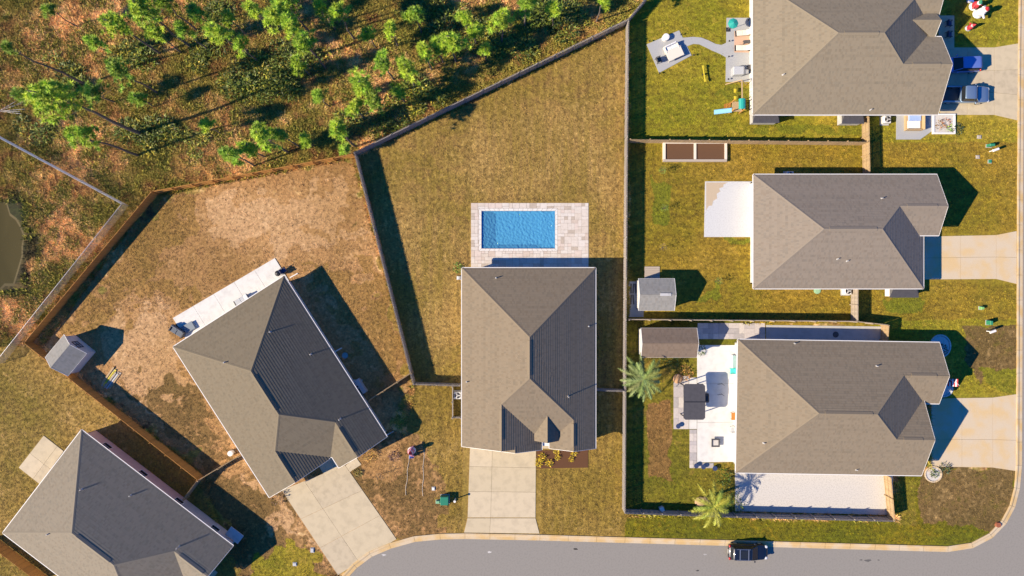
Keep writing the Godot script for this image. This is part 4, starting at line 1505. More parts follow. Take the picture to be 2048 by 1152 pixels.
	for k in [[0.0, b.z, b.x - a.x + 0.2, 0.2], [0.0, a.z, b.x - a.x + 0.2, 0.2]]:
		st = Build.new()
		st.bx(Vector3(k[0], 0.14, k[1]), Vector3(k[2], 0.28, k[3]), 0.0, 0.02)
		put("border", st.mesh(), M.white, pb)
	for x in [a.x, b.x]:
		st = Build.new()
		st.bx(Vector3(x, 0.14, 0), Vector3(0.2, 0.28, b.z - a.z - 0.2), 0.0, 0.02)
		put("border", st.mesh(), M.white, pb)
	st = Build.new()
	st.bx(Vector3(0, 0.09, 0), Vector3(b.x - a.x - 0.2, 0.18, b.z - a.z - 0.2))
	put("gravel", st.mesh(), M.gravel_white, pb)
	ring_bed("round white gravel bed edged in stone at the corner house", 1866, 948, 17.0, 16.0, M.gravel_white, M.concrete_warm)
	ring_bed("curved stone edged bed in the shade of the corner house", 1880, 692, 21.0, 23.0, M.stone_white, M.stone_white)
	ring_bed("curved stone edged bed beside the flag at the corner house", 1885, 777, 20.0, 17.0, M.stone_white, M.stone_white)

func ring_bed(label: String, px: float, py: float, rx: float, rz: float, fill: Material, rim: Material) -> void:
	var root := thing("edged_bed", label, "flower bed", G(px, py))
	var k := 0.0611
	var st := Build.new()
	var p := PackedVector2Array()
	for i in 28:
		var a := TAU * i / 28
		p.append(Vector2(cos(a) * rx * k * 0.86, sin(a) * rz * k * 0.86))
	st.prism(p, 0.0, 0.07)
	put("bed_fill", st.mesh(), fill, root)
	for i in 22:
		var a := TAU * i / 22
		st = Build.new()
		st.bx(Vector3(cos(a) * rx * k * 0.95, 0.07, sin(a) * rz * k * 0.95), Vector3(0.17, 0.14 + rng.randf() * 0.03, TAU * (rx + rz) * 0.5 * k * 0.92 / 22), -a, 0.02)
		put("edging_stone", st.mesh(), rim, root)

# ---------------------------------------------------------------- plants
func blade(st: Build, at: Vector3, dir: Vector3, long: float, wide: float, r: RandomNumberGenerator) -> void:
	var side := dir.cross(Vector3(r.randf() - 0.5, 1.0, r.randf() - 0.5)).normalized() * wide * 0.5
	st.tri(at - side, at + side, at + dir * long, Vector3.UP)

func green(r: RandomNumberGenerator, base: Color, spread: float) -> Color:
	var g := r.randf_range(1.0 - spread, 1.0 + spread)
	return Color(base.r * g * r.randf_range(0.85, 1.2), base.g * g, base.b * g * r.randf_range(0.8, 1.2))

# needle crown of a pine: tufts along limbs in whorls. Height is measured from the lowest limb.
func pine_crown(sd: int, tall: float, wide: float, tufts: int, base: Color) -> Mesh:
	var r := RandomNumberGenerator.new()
	r.seed = sd
	var st := Build.new()
	for i in tufts:
		var f := pow(r.randf(), 0.8)
		var a := r.randf() * TAU
		var reach := wide * (1.0 - 0.72 * f) * sqrt(r.randf_range(0.1, 1.0)) * (0.8 + 0.35 * sin(a * 2.0 + sd))
		var at := Vector3(cos(a) * reach, tall * f + reach * 0.25, sin(a) * reach)
		var own := green(r, base, 0.35)
		for k in 34:
			var d := Vector3(r.randf_range(-1, 1), r.randf_range(-0.35, 1.0), r.randf_range(-1, 1)).normalized()
			var g := r.randf_range(0.7, 1.3)
			st.col = Color(own.r * g, own.g * g, own.b * g)
			blade(st, at + d * 0.03, d, r.randf_range(0.3, 0.55), 0.075, r)
	return st.mesh()

func pine_trunk(sd: int, tall: float, crown_from: float, wide: float) -> Array:
	var r := RandomNumberGenerator.new()
	r.seed = sd
	var st := Build.new()
	var limbs := Build.new()
	var thick := 0.011 * tall + 0.02
	var pts := []
	for i in 7:
		var f := i / 6.0
		pts.append(Vector3(r.randf_range(-0.06, 0.06) * i, tall * f, r.randf_range(-0.06, 0.06) * i))
	for i in 6:
		st.tube(pts[i], pts[i + 1], thick * (1.0 - 0.14 * i), thick * (1.0 - 0.14 * (i + 1)), 7, i == 0)
	for i in 14:
		var f := r.randf_range(crown_from * 0.92, 0.97)
		var a := r.randf() * TAU
		var root: Vector3 = (pts[0] as Vector3).lerp(pts[6], f)
		var l := wide * (1.05 - f) * 1.4
		limbs.tube(root, root + Vector3(cos(a) * l, l * 0.25, sin(a) * l), 0.035, 0.012, 4, false)
	return [st.mesh(), limbs.mesh()]

func shrub_mesh(sd: int, wide: float, tall: float, leaves: int, base: Color, leaf := 0.3) -> Mesh:
	var r := RandomNumberGenerator.new()
	r.seed = sd
	var st := Build.new()
	for i in leaves:
		var a := r.randf() * TAU
		var f := sqrt(r.randf())
		var at := Vector3(cos(a) * f * wide, tall * (0.1 + 0.9 * r.randf()) * (1.0 - 0.55 * f * f), sin(a) * f * wide)
		st.col = green(r, base, 0.55)
		if r.randf() < 0.22:
			st.col = Color(base.r * 2.4, base.g * 2.0, base.b * 1.6)
		var d := Vector3(cos(a) * f + r.randf_range(-0.8, 0.8), r.randf_range(-0.2, 0.9), sin(a) * f + r.randf_range(-0.8, 0.8)).normalized()
		blade(st, at, d, leaf * r.randf_range(0.6, 1.4), leaf * 0.42, r)
	return st.mesh()

# crown centre on the plan, its height above ground, spread in metres, kind
var PINES := [
	[112, 196, 16.0, 3.1, 0, "tallest pine with a broad crown and thick leaning shadow near the chain link fence"], [166, 272, 11.0, 2.0, 1, ""],
	[232, 48, 9.5, 1.9, 0, ""], [188, 86, 4.2, 1.2, 2, ""], [286, 22, 11.0, 2.3, 1, ""], [308, 66, 6.5, 1.3, 0, ""], [392, 26, 8.0, 1.4, 2, ""], [436, 66, 8.0, 1.7, 0, ""],
	[236, 142, 8.6, 1.7, 3, ""], [186, 184, 4.5, 1.5, 3, ""], [274, 196, 4.0, 1.1, 2, ""], [456, 34, 6.0, 1.0, 1, ""], [330, 8, 8.0, 1.5, 3, ""],
	[553, 30, 10.0, 1.7, 0, ""], [582, 52, 10.0, 1.7, 1, ""], [608, 84, 9.0, 1.6, 2, ""], [596, 126, 5.0, 1.2, 1, ""], [572, 4, 9.0, 1.5, 2, ""],
	[676, 27, 8.0, 1.5, 0, ""], [722, 170, 7.5, 1.9, 1, ""], [748, 200, 6.5, 1.5, 3, ""], [708, 214, 6.0, 1.1, 0, ""], [766, 122, 7.0, 1.5, 2, ""], [812, 138, 7.0, 1.7, 0, ""],
	[798, 184, 4.5, 1.2, 1, ""], [850, 104, 6.5, 1.4, 0, ""], [902, 84, 7.0, 1.9, 1, ""], [876, 92, 6.0, 1.1, 2, ""], [1002, 38, 7.5, 1.6, 0, ""], [1052, 8, 7.0, 1.7, 2, ""], [1208, -4, 7.0, 1.2, 1, ""],
	[674, 260, 9.0, 1.4, 0, ""], [524, 272, 9.0, 1.9, 1, ""], [464, 310, 7.0, 1.6, 2, ""], [496, 296, 5.5, 1.3, 0, ""], [560, 268, 7.0, 1.1, 3, ""],
	[40, 190, 4.0, 1.2, 3, ""], [20, 96, 13.0, 0.8, 3, ""], [690, 300, 3.0, 0.8, 2, ""], [100, 20, 5.0, 0.9, 3, ""],
	[640, 14, 7.0, 1.2, 1, ""], [780, 60, 5.5, 1.1, 0, ""], [830, 28, 6.0, 1.2, 2, ""], [930, 36, 5.0, 1.1, 1, ""], [948, 62, 4.5, 1.0, 0, ""], [480, 90, 6.0, 1.2, 1, ""], [366, 60, 6.5, 1.3, 2, ""], [505, 18, 7.0, 1.3, 0, ""], [636, 190, 5.0, 1.0, 2, ""], [1110, 18, 5.5, 1.1, 0, ""], [970, 100, 4.0, 0.9, 1, ""], [735, 66, 5.0, 1.0, 1, ""], [410, 250, 4.5, 0.9, 0, ""], [610, 280, 4.0, 0.9, 1, ""]]

# where in the scrub a plant stands, told by things one can find
func spot_of(px: float, py: float) -> String:
	var p := Vector2(px, py)
	if p.distance_to(Vector2(140, 230)) < 105.0:
		return "beside the tallest pine"
	if p.distance_to(Vector2(285, 255)) < 70.0:
		return "at the foot of the tallest pine"
	if px > 705 and py > 300.0 - (px - 715.0) * 0.487 - 75.0:
		return "close behind the slanting grey fence"
	if px <= 712 and px > 290 and py > 385.0 - (px - 305.0) * 0.188 - 85.0:
		return "close behind the orange fence"
	if p.distance_to(Vector2(530, 165)) < 80.0:
		return "in the darkest thicket of the scrub"
	if px > 780:
		return "in dense growth beyond the slanting fence"
	return "in the open scrub"

func build_woods() -> void:
	var tones_ := [Color(0.40, 0.56, 0.04), Color(0.35, 0.52, 0.035), Color(0.28, 0.46, 0.035), Color(0.22, 0.35, 0.03)]
	for i in PINES.size():
		var p: Array = PINES[i]
		var at := G(p[0], p[1], p[2]) * Vector3(1, 0, 1)
		var size_word := "tall" if p[2] >= 9.0 else ("medium" if p[2] >= 6.0 else "low young")
		var label: String = p[5] if p[5] else "%s pine with %s crown %s" % [size_word, ["bright yellow green", "bright green", "mid green", "dark green"][p[4]], spot_of(p[0], p[1])]
		var t := thing("pine_tree", label, "tree", at, rng.randf() * TAU, "pines of the scrub: " + label)
		var wide: float = p[3] * 1.12
		var high: float = wide * 1.5
		var total: float = p[2] + high * 0.75
		var meshes := pine_trunk(200 + i, total, (total - high * 1.35) / total, wide)
		put("trunk", meshes[0], M.bark, t)
		put("limbs", meshes[1], M.bark, t)
		var c := put("crown", big_crown(90 + i, high, wide, tones_[p[4]]), M.leaf, t)
		c.position.y = p[2] - high * 0.5
	# broad-leaved shrubs
	var shrubs := []
	for k in [[0.9, 0.8, 110, 0.17, 0.19, 0.022], [1.2, 1.0, 170, 0.10, 0.14, 0.016], [0.8, 0.7, 90, 0.28, 0.26, 0.035], [1.3, 1.2, 200, 0.075, 0.11, 0.016]]:
		shrubs.append(shrub_mesh(300 + shrubs.size(), k[0], k[1], k[2], Color(k[3], k[4], k[5]), 0.36))
	var spots := []
	for z in [[270, 115, 40, 18, 9], [290, 262, 50, 22, 12], [90, 255, 40, 20, 9], [930, 80, 70, 35, 22], [850, 195, 60, 28, 16], [520, 170, 60, 36, 22], [560, 130, 60, 40, 10], [400, 110, 70, 40, 12], [760, 250, 60, 20, 8], [640, 300, 50, 14, 7], [1080, 50, 60, 28, 14], [1140, 30, 40, 20, 8], [880, 30, 60, 26, 12], [440, 20, 60, 30, 8], [345, 280, 60, 26, 7], [120, 160, 40, 40, 6], [1010, 90, 50, 26, 10]]:
		for k in z[4]:
			spots.append([z[0] + rng.randfn() * z[2] * 0.6, z[1] + rng.randfn() * z[3] * 0.6])
	for s in spots:
		var limit: float = 300.0 - (s[0] - 715.0) * 0.487 - 12.0 if s[0] > 712 else 372.0 - (s[0] - 305.0) * 0.188 - 12.0
		if s[1] > limit or s[1] < -20:
			continue
		var kind := rng.randi() % 4
		var names := ["olive palmetto shrub ", "dark green broadleaf shrub ", "yellow green shrub ", "large dark evergreen shrub "]
		var label: String = names[kind] + spot_of(s[0], s[1])
		var o := put(numbered("wild_shrub"), shrubs[kind], M.leaf, self)
		tag(o, label, "shrub", "wild shrubs: " + label)
		o.position = G(s[0], s[1])
		o.rotation.y = rng.randf() * TAU
		o.scale = Vector3.ONE * rng.randf_range(0.75, 1.35)
	# grey dead snag by the plan's edge
	var snag := thing("dead_tree", "fallen grey dead branches beside the tallest pine", "dead tree", G(28, 214), 0.3)
	for i in 7:
		var st := Build.new()
		var a := rng.randf_range(-0.5, 0.9)
		st.tube(Vector3(-1.8, 0.12, 0), Vector3(rng.randf_range(0.6, 2.2), 0.15 + rng.randf() * 0.4, a * 1.6), 0.06, 0.015, 5)
		put("branch", st.mesh(), mat(Color(0.45, 0.43, 0.42), 0.9), snag)

func big_crown(sd: int, tall: float, wide: float, base: Color) -> Mesh:
	return pine_crown(sd, tall, wide, int(16 + 17 * wide * wide), base)

func scatter(called: String, label: String, category: String, m: Mesh, places: Array, tints: Array) -> void:
	var mm := MultiMesh.new()
	mm.transform_format = MultiMesh.TRANSFORM_3D
	mm.use_colors = true
	mm.mesh = m
	mm.instance_count = places.size()
	for i in places.size():
		mm.set_instance_transform(i, places[i])
		mm.set_instance_color(i, tints[i])
	var o := MultiMeshInstance3D.new()
	o.name = numbered(called)
	o.multimesh = mm
	o.material_override = M.tuft
	o.set_meta("kind", "stuff")
	tag(o, label, category)
	add_child(o)

func tuft_mesh(sd: int, blades: int, long: float, wide: float, lift: float) -> Mesh:
	var r := RandomNumberGenerator.new()
	r.seed = sd
	var st := Build.new()
	for i in blades:
		var a := TAU * i / blades + r.randf()
		var d := Vector3(cos(a), lift * r.randf_range(0.5, 1.4), sin(a)).normalized()
		var g := r.randf_range(0.85, 1.15)
		st.col = Color(g, g, g)
		blade(st, Vector3(cos(a), 0, sin(a)) * 0.02, d, long * r.randf_range(0.6, 1.2), wide, r)
	return st.mesh()

func covered(x: float, z: float, list: Array) -> bool:
	for p in list:
		if Geometry2D.is_point_in_polygon(Vector2(x, z), p):
			return true
	return false

func build_grass() -> void:
	var solid := []   # where no grass grows
	for q in [
		[[926, 538], [1186, 538], [1186, 890], [924, 886]], [[940, 404], [1180, 404], [1180, 540], [940, 540]], [[926, 885], [1080, 885], [1082, 1070], [924, 1070]], [[1072, 890], [1178, 890], [1178, 938], [1072, 938]],
		[[1500, 352], [1845, 352], [1872, 352], [1872, 470], [1838, 577], [1500, 577]], [[1406, 360], [1506, 360], [1506, 476], [1406, 476]], [[1846, 468], [2036, 458], [2036, 570], [1846, 562]], [[1322, 284], [1455, 284], [1455, 324], [1322, 324]],
		[[1496, -60], [1890, -60], [1890, 240], [1496, 240]], [[1450, 34], [1510, 34], [1510, 166], [1450, 166]], [[1290, 88], [1360, 58], [1386, 112], [1317, 148]], [[1360, 78], [1400, 75], [1455, 90], [1455, 112], [1400, 90], [1370, 97]], [[1880, 88], [2040, 84], [2040, 244], [1880, 234]], [[1790, 228], [1910, 228], [1910, 270], [1864, 270], [1840, 281], [1790, 281]],
		[[1470, 680], [1860, 684], [1850, 945], [1468, 940]], [[1345, 750], [1396, 750], [1396, 860], [1345, 860]], [[1378, 690], [1482, 690], [1482, 924], [1378, 936]], [[1393, 644], [1770, 648], [1770, 690], [1393, 690]], [[1468, 938], [1788, 944], [1788, 1032], [1468, 1024]], [[1860, 786], [2036, 786], [2036, 944], [1860, 938]],
		[[1255, 560], [1290, 560], [1290, 636], [1255, 636]], [[1284, 532], [1322, 532], [1322, 560], [1284, 560]], [[1272, 556], [1346, 556], [1346, 622], [1272, 622]], [[1278, 652], [1392, 652], [1392, 716], [1278, 716]],
		[[355, 690], [570, 556], [768, 868], [555, 985]], [[342, 636], [552, 512], [592, 580], [384, 704]], [[562, 980], [692, 926], [796, 1080], [676, 1156]], [[10, 1062], [170, 866], [470, 1088], [300, 1300]], [[88, 868], [132, 902], [80, 972], [34, 935]],
		[[675, 1160], [690, 1135], [720, 1110], [770, 1084], [830, 1068], [930, 1063], [1250, 1071], [1895, 1089], [1945, 1080], [1980, 1060], [2005, 1032], [2024, 985], [2030, 930], [2034, -60], [2300, -60], [2300, 1400], [640, 1400]],
		[[-90, 400], [40, 405], [52, 490], [40, 580], [-90, 590]]]:
		solid.append(poly(q))
	var turf := []
	var turf_tint := []
	var dry := []
	var dry_tint := []
	var leafy := []
	var leafy_tint := []
	var cluster := noise(51, 0.16, 3)
	var tries := 330000
	for i in tries:
		var x := rng.randf_range(-66.0, 62.0)
		var z := rng.randf_range(-39.0, 39.0)
		var id := region_at(x, z)
		if id == 10 and rng.randf() < 0.4:
			continue
		var thin: float = {14: 0.25, 1: 0.5, 8: 0.6, 9: 0.7}.get(id, 1.0)
		if rng.randf() > thin or covered(x, z, solid):
			continue
		var c := map_color(x, z)
		var g := rng.randf_range(0.62, 1.5)
		var b := Basis(Vector3.UP, rng.randf() * TAU)
		if id == 0 or id == 10:
			var s := rng.randf_range(0.6, 1.7)
			var n := cluster.get_noise_2d(x, z)
			if n > 0.08 and rng.randf() < 0.5:
				leafy.append(Transform3D(b.scaled(Vector3(s, s * rng.randf_range(0.8, 1.8), s)), Vector3(x, 0, z)))
				leafy_tint.append(Color(0.20 * g, 0.205 * g, 0.03 * g).lerp(Color(0.50 * g, 0.42 * g, 0.07 * g), rng.randf() * rng.randf()))
			else:
				dry.append(Transform3D(b.scaled(Vector3(s, s * rng.randf_range(0.7, 1.5), s)), Vector3(x, 0, z)))
				dry_tint.append(Color(c.r * g * 1.6, c.g * g * 1.55, c.b * g * 1.45))
		else:
			var s := rng.randf_range(0.7, 1.3)
			turf.append(Transform3D(b.scaled(Vector3(s, s, s)), Vector3(x, 0.004, z)))
			turf_tint.append(Color(c.r * g * 1.1, c.g * g * 1.1, c.b * g * 1.1))
	for i in 110000:   # denser brush in the scrub
		var x := rng.randf_range(-66.0, 16.0)
		var z := rng.randf_range(-39.0, 10.0)
		if region_at(x, z) != 0:
			continue
		var g := rng.randf_range(0.5, 1.6)
		var c := map_color(x, z)
		var s := rng.randf_range(0.5, 1.5)
		var b := Basis(Vector3.UP, rng.randf() * TAU).scaled(Vector3(s, s * rng.randf_range(0.8, 1.9), s))
		if cluster.get_noise_2d(x * 1.7 + 40.0, z * 1.7) > 0.1 or rng.randf() < 0.16:
			leafy.append(Transform3D(b, Vector3(x, 0, z)))
			leafy_tint.append(Color(0.22 * g, 0.205 * g, 0.03 * g).lerp(Color(0.54 * g, 0.45 * g, 0.09 * g), rng.randf() * rng.randf()))
		else:
			dry.append(Transform3D(b, Vector3(x, 0, z)))
			dry_tint.append(Color(c.r * g * 1.7, c.g * g * 1.66, c.b * g * 1.55))
	scatter("grass", "short mown turf of the yards", "grass", tuft_mesh(1, 6, 0.13, 0.05, 0.45), turf, turf_tint)
	scatter("dry_grass", "dry brown grass of the scrub beyond the fences", "grass", tuft_mesh(2, 8, 0.34, 0.05, 0.8), dry, dry_tint)
	scatter("undergrowth", "green leafy undergrowth of the scrub", "undergrowth", tuft_mesh(3, 8, 0.34, 0.12, 0.9), leafy, leafy_tint)

func palm(label: String, px: float, py: float, tall: float, reach: float, sd: int, base: Color) -> void:
	var r := RandomNumberGenerator.new()
	r.seed = sd
	var root := thing("palm_tree", label, "palm", G(px, py, tall) * Vector3(1, 0, 1))
	var st := Build.new()
	for i in 6:
		st.tube(Vector3(0, tall * i / 6.0, 0), Vector3(0, tall * (i + 1) / 6.0, 0), 0.2 - 0.01 * i, 0.185 - 0.01 * i, 9, i == 0)
	put("trunk", st.mesh(), M.palm_bark, root)
	var total := 19
	for k in total:
		st = Build.new()
		var a := TAU * k / total * 2.0 + r.randf() * 0.3
		var young := float(k) / total
		var l := reach * r.randf_range(0.8, 1.12)
		var tilt := lerpf(-0.25, 0.95, young)
		var dirv := Vector3(cos(a), 0, sin(a))
		var side := Vector3(-sin(a), 0, cos(a))
		var prev := Vector3(0, tall + 0.05, 0)
		var steps := 11
		st.col = green(r, base, 0.25)
		for i in range(1, steps + 1):
			var f := float(i) / steps
			var p := Vector3(0, tall, 0) + dirv * l * sin(f * 1.25) / sin(1.25) * cos(tilt * 0.6) + Vector3(0, l * (tilt * f * 0.75 - 0.62 * f * f), 0)
			st.tube(prev, p, 0.03 * (1.1 - f), 0.03 * (1.0 - f) + 0.004, 4, false)
			var leaf := 0.46 * sin(PI * clampf(f * 0.85 + 0.12, 0, 1)) + 0.08
			for s in [-1.0, 1.0]:
				for m in 2:
					var at := prev.lerp(p, m * 0.5)
					var d: Vector3 = (side * s + (p - prev).normalized() * 0.9 + Vector3(0, r.randf_range(-0.35, 0.1), 0)).normalized()
					blade(st, at, d, leaf * r.randf_range(0.85, 1.2), 0.085, r)
			prev = p
		put("frond", st.mesh(), M.leaf, root)

func build_yard_plants() -> void:
	palm("broad silvery green palm beside the brown shed", 1287, 758, 3.4, 2.9, 401, Color(0.25, 0.32, 0.09))
	palm("yellow green palm leaning over the verge fence", 1428, 1014, 3.7, 2.7, 402, Color(0.32, 0.36, 0.04))
	var low := shrub_mesh(410, 0.42, 0.45, 70, Color(0.42, 0.33, 0.02), 0.22)
	for p in [[1083, 914], [1098, 925], [1113, 902], [1115, 914], [1142, 918], [1148, 903], [1078, 925]]:
		var o := put(numbered("yellow_shrub"), low, M.leaf, self)
		tag(o, "small yellow shrub in the mulch bed of the pool house", "shrub", "yellow shrubs in the mulch bed")
		o.position = G(p[0], p[1]) + Vector3(0, 0.05, 0)
		o.rotation.y = rng.randf() * TAU
		o.scale = Vector3.ONE * rng.randf_range(0.7, 1.1)
	var sap := shrub_mesh(411, 0.4, 0.6, 60, Color(0.10, 0.17, 0.03), 0.2)
	for p in [[1321, 343, "sapling with sparse leaves near the raised bed"], [1325, 418, "bright green sapling in the amber lawn between raised bed and shed"], [1432, 562, "leaning sapling beside the shadow of the grey shed"], [1322, 496, "bare thin sapling on the amber lawn above the plank ramp"], [763, 948, "bare brown sapling in the worn front yard of the angled house"]]:
		var t := thing("young_tree", p[2], "young tree", G(p[0], p[1]))
		var st := Build.new()
		st.tube(Vector3.ZERO, Vector3(0.05, 1.5, -0.03), 0.03, 0.012, 5)
		for k in 5:
			var a := k * 1.3
			st.tube(Vector3(0.03, 0.6 + k * 0.17, 0), Vector3(cos(a) * 0.4, 0.95 + k * 0.18, sin(a) * 0.4), 0.014, 0.006, 4, false)
		put("trunk", st.mesh(), M.bark, t)
		var c := put("crown", shrub_mesh(420 + int(p[0]), 0.42, 0.7, 26 if String(p[2]).begins_with("bare") else 80, Color(0.12, 0.09, 0.06) if String(p[2]).begins_with("bare") else Color(0.13, 0.2, 0.03), 0.16), M.leaf, t)
		c.position.y = 0.9
	# border plants
	for p in [[1399, 700, 0.7, "dark tropical plant at the corner of the brown shed", 0.06, 0.11, 0.02], [1340, 722, 1.0, "dark leafy bush beside the brown shed roof", 0.045, 0.09, 0.015], [1370, 745, 0.9, "orange brown leafy bush near the paver border", 0.3, 0.16, 0.05], [1458, 985, 1.2, "dark green bush beside the sand court fence", 0.05, 0.10, 0.015], [1445, 952, 1.0, "low dark bush in the grass notch of the white patio", 0.05, 0.11, 0.012], [1470, 1010, 1.0, "spiky green bush under the yellow green palm", 0.09, 0.14, 0.02], [1878, 252, 0.55, "orange flowering shrub in the white planter box", 0.3, 0.16, 0.03], [1890, 246, 0.6, "red leaved shrub in the white planter box", 0.22, 0.10, 0.05], [1897, 258, 0.5, "bright green shrub in the white planter box", 0.16, 0.30, 0.02], [1912, 258, 0.7, "dark spiky shrub beside the white planter box", 0.03, 0.06, 0.03], [1868, 946, 0.5, "green plant in the round white gravel bed", 0.08, 0.12, 0.03], [1888, 936, 0.7, "dark spiky plant by the weathered driveway", 0.04, 0.07, 0.03], [556, 992, 1.0, "bare brown bush at the corner of the angled house", 0.17, 0.1, 0.05], [742, 908, 0.9, "low amber bush in front of the angled house", 0.3, 0.2, 0.04], [715, 945, 0.5, "small green plant beside the front walk", 0.16, 0.15, 0.03], [788, 912, 0.6, "dark brown bush beside the inflatable figures", 0.12, 0.07, 0.06], [478, 1105, 1.3, "dark evergreen bush at the porch of the glow tinted house", 0.03, 0.06, 0.015], [916, 535, 0.6, "bright green bush at the pool house corner", 0.12, 0.22, 0.03], [1881, 700, 0.7, "dark plant in the curved shaded bed", 0.03, 0.06, 0.03]]:
		var o := put(numbered("garden_shrub"), shrub_mesh(500 + int(p[0]), p[2], p[2] * 0.8, int(110 * p[2]) + 30, Color(p[4], p[5], p[6]), 0.22), M.leaf, self)
		tag(o, p[3], "shrub")
		o.position = G(p[0], p[1])

# ---------------------------------------------------------------- vehicles (front towards +x)
func ring(x: float, half: float, y0: float, y1: float, r: float) -> PackedVector3Array:
	var p := PackedVector3Array()
	for c in [[1, 1], [-1, 1], [-1, -1], [1, -1]]:
		for k in 4:
			var a := atan2(c[1], c[0]) - PI / 4 + PI / 6 * k
			p.append(Vector3(x, (y1 + y0) * 0.5 + c[1] * ((y1 - y0) * 0.5 - r) + sin(a) * r, c[0] * (half - r) + cos(a) * r))
	return p

func wheel(root: Node3D, at: Vector3, r: float) -> void:
	var st := Build.new()
	st.tube(at - Vector3(0, 0, 0.12), at + Vector3(0, 0, 0.12), r, r, 20)
	var w := put("wheel", st.mesh(), M.rubber, root)
	for s in [-1.0, 1.0]:
		st = Build.new()
		st.tube(at + Vector3(0, 0, s * 0.121), at + Vector3(0, 0, s * 0.135), r * 0.66, r * 0.5, 12)
		put("rim", st.mesh(), M.galvanised, w)

func car_paint(c: Color, metal := 0.3) -> StandardMaterial3D:
	var m := mat(c, 0.32, null, 1.0, metal)
	m.clearcoat_enabled = true
	m.clearcoat = 1.0
	m.clearcoat_roughness = 0.05
	return m

func car_common(root: Node3D, paint: Material, l: float, half: float, axles: Array, wr: float, hood_y: float, mirror_x: float) -> void:
	for x in axles:
		for s in [-1.0, 1.0]:
			wheel(root, Vector3(x, wr, s * (half - 0.13)), wr)
	for s in [-1.0, 1.0]:
		var st := Build.new()
		st.blob(Vector3(mirror_x, hood_y + 0.12, s * (half + 0.1)), Vector3(0.1, 0.09, 0.14), 8, 5)
		put("mirror", st.mesh(true), paint, root)
		st = Build.new()
		st.blob(Vector3(l * 0.5 - 0.2, hood_y - 0.22, s * (half - 0.28)), Vector3(0.24, 0.1, 0.2), 8, 5)
		put("headlight", st.mesh(true), mat(Color(0.7, 0.72, 0.75), 0.1), root)
		st = Build.new()
		st.blob(Vector3(-l * 0.5 + 0.1, hood_y - 0.08, s * (half - 0.2)), Vector3(0.14, 0.13, 0.2), 8, 5)
		put("tail_light", st.mesh(true), mat(Color(0.4, 0.02, 0.02), 0.2), root)
	var st2 := Build.new()
	st2.box(Transform3D(Basis(), Vector3(l * 0.5 - 0.02, hood_y - 0.38, 0)), Vector3(0.08, 0.24, half * 1.1))
	put("grille", st2.mesh(), M.dark, root)
	st2 = Build.new()
	st2.box(Transform3D(Basis(), Vector3(-l * 0.5 + 0.0, hood_y - 0.42, 0)), Vector3(0.03, 0.12, 0.52))
	put("number_plate", st2.mesh(), M.white, root)

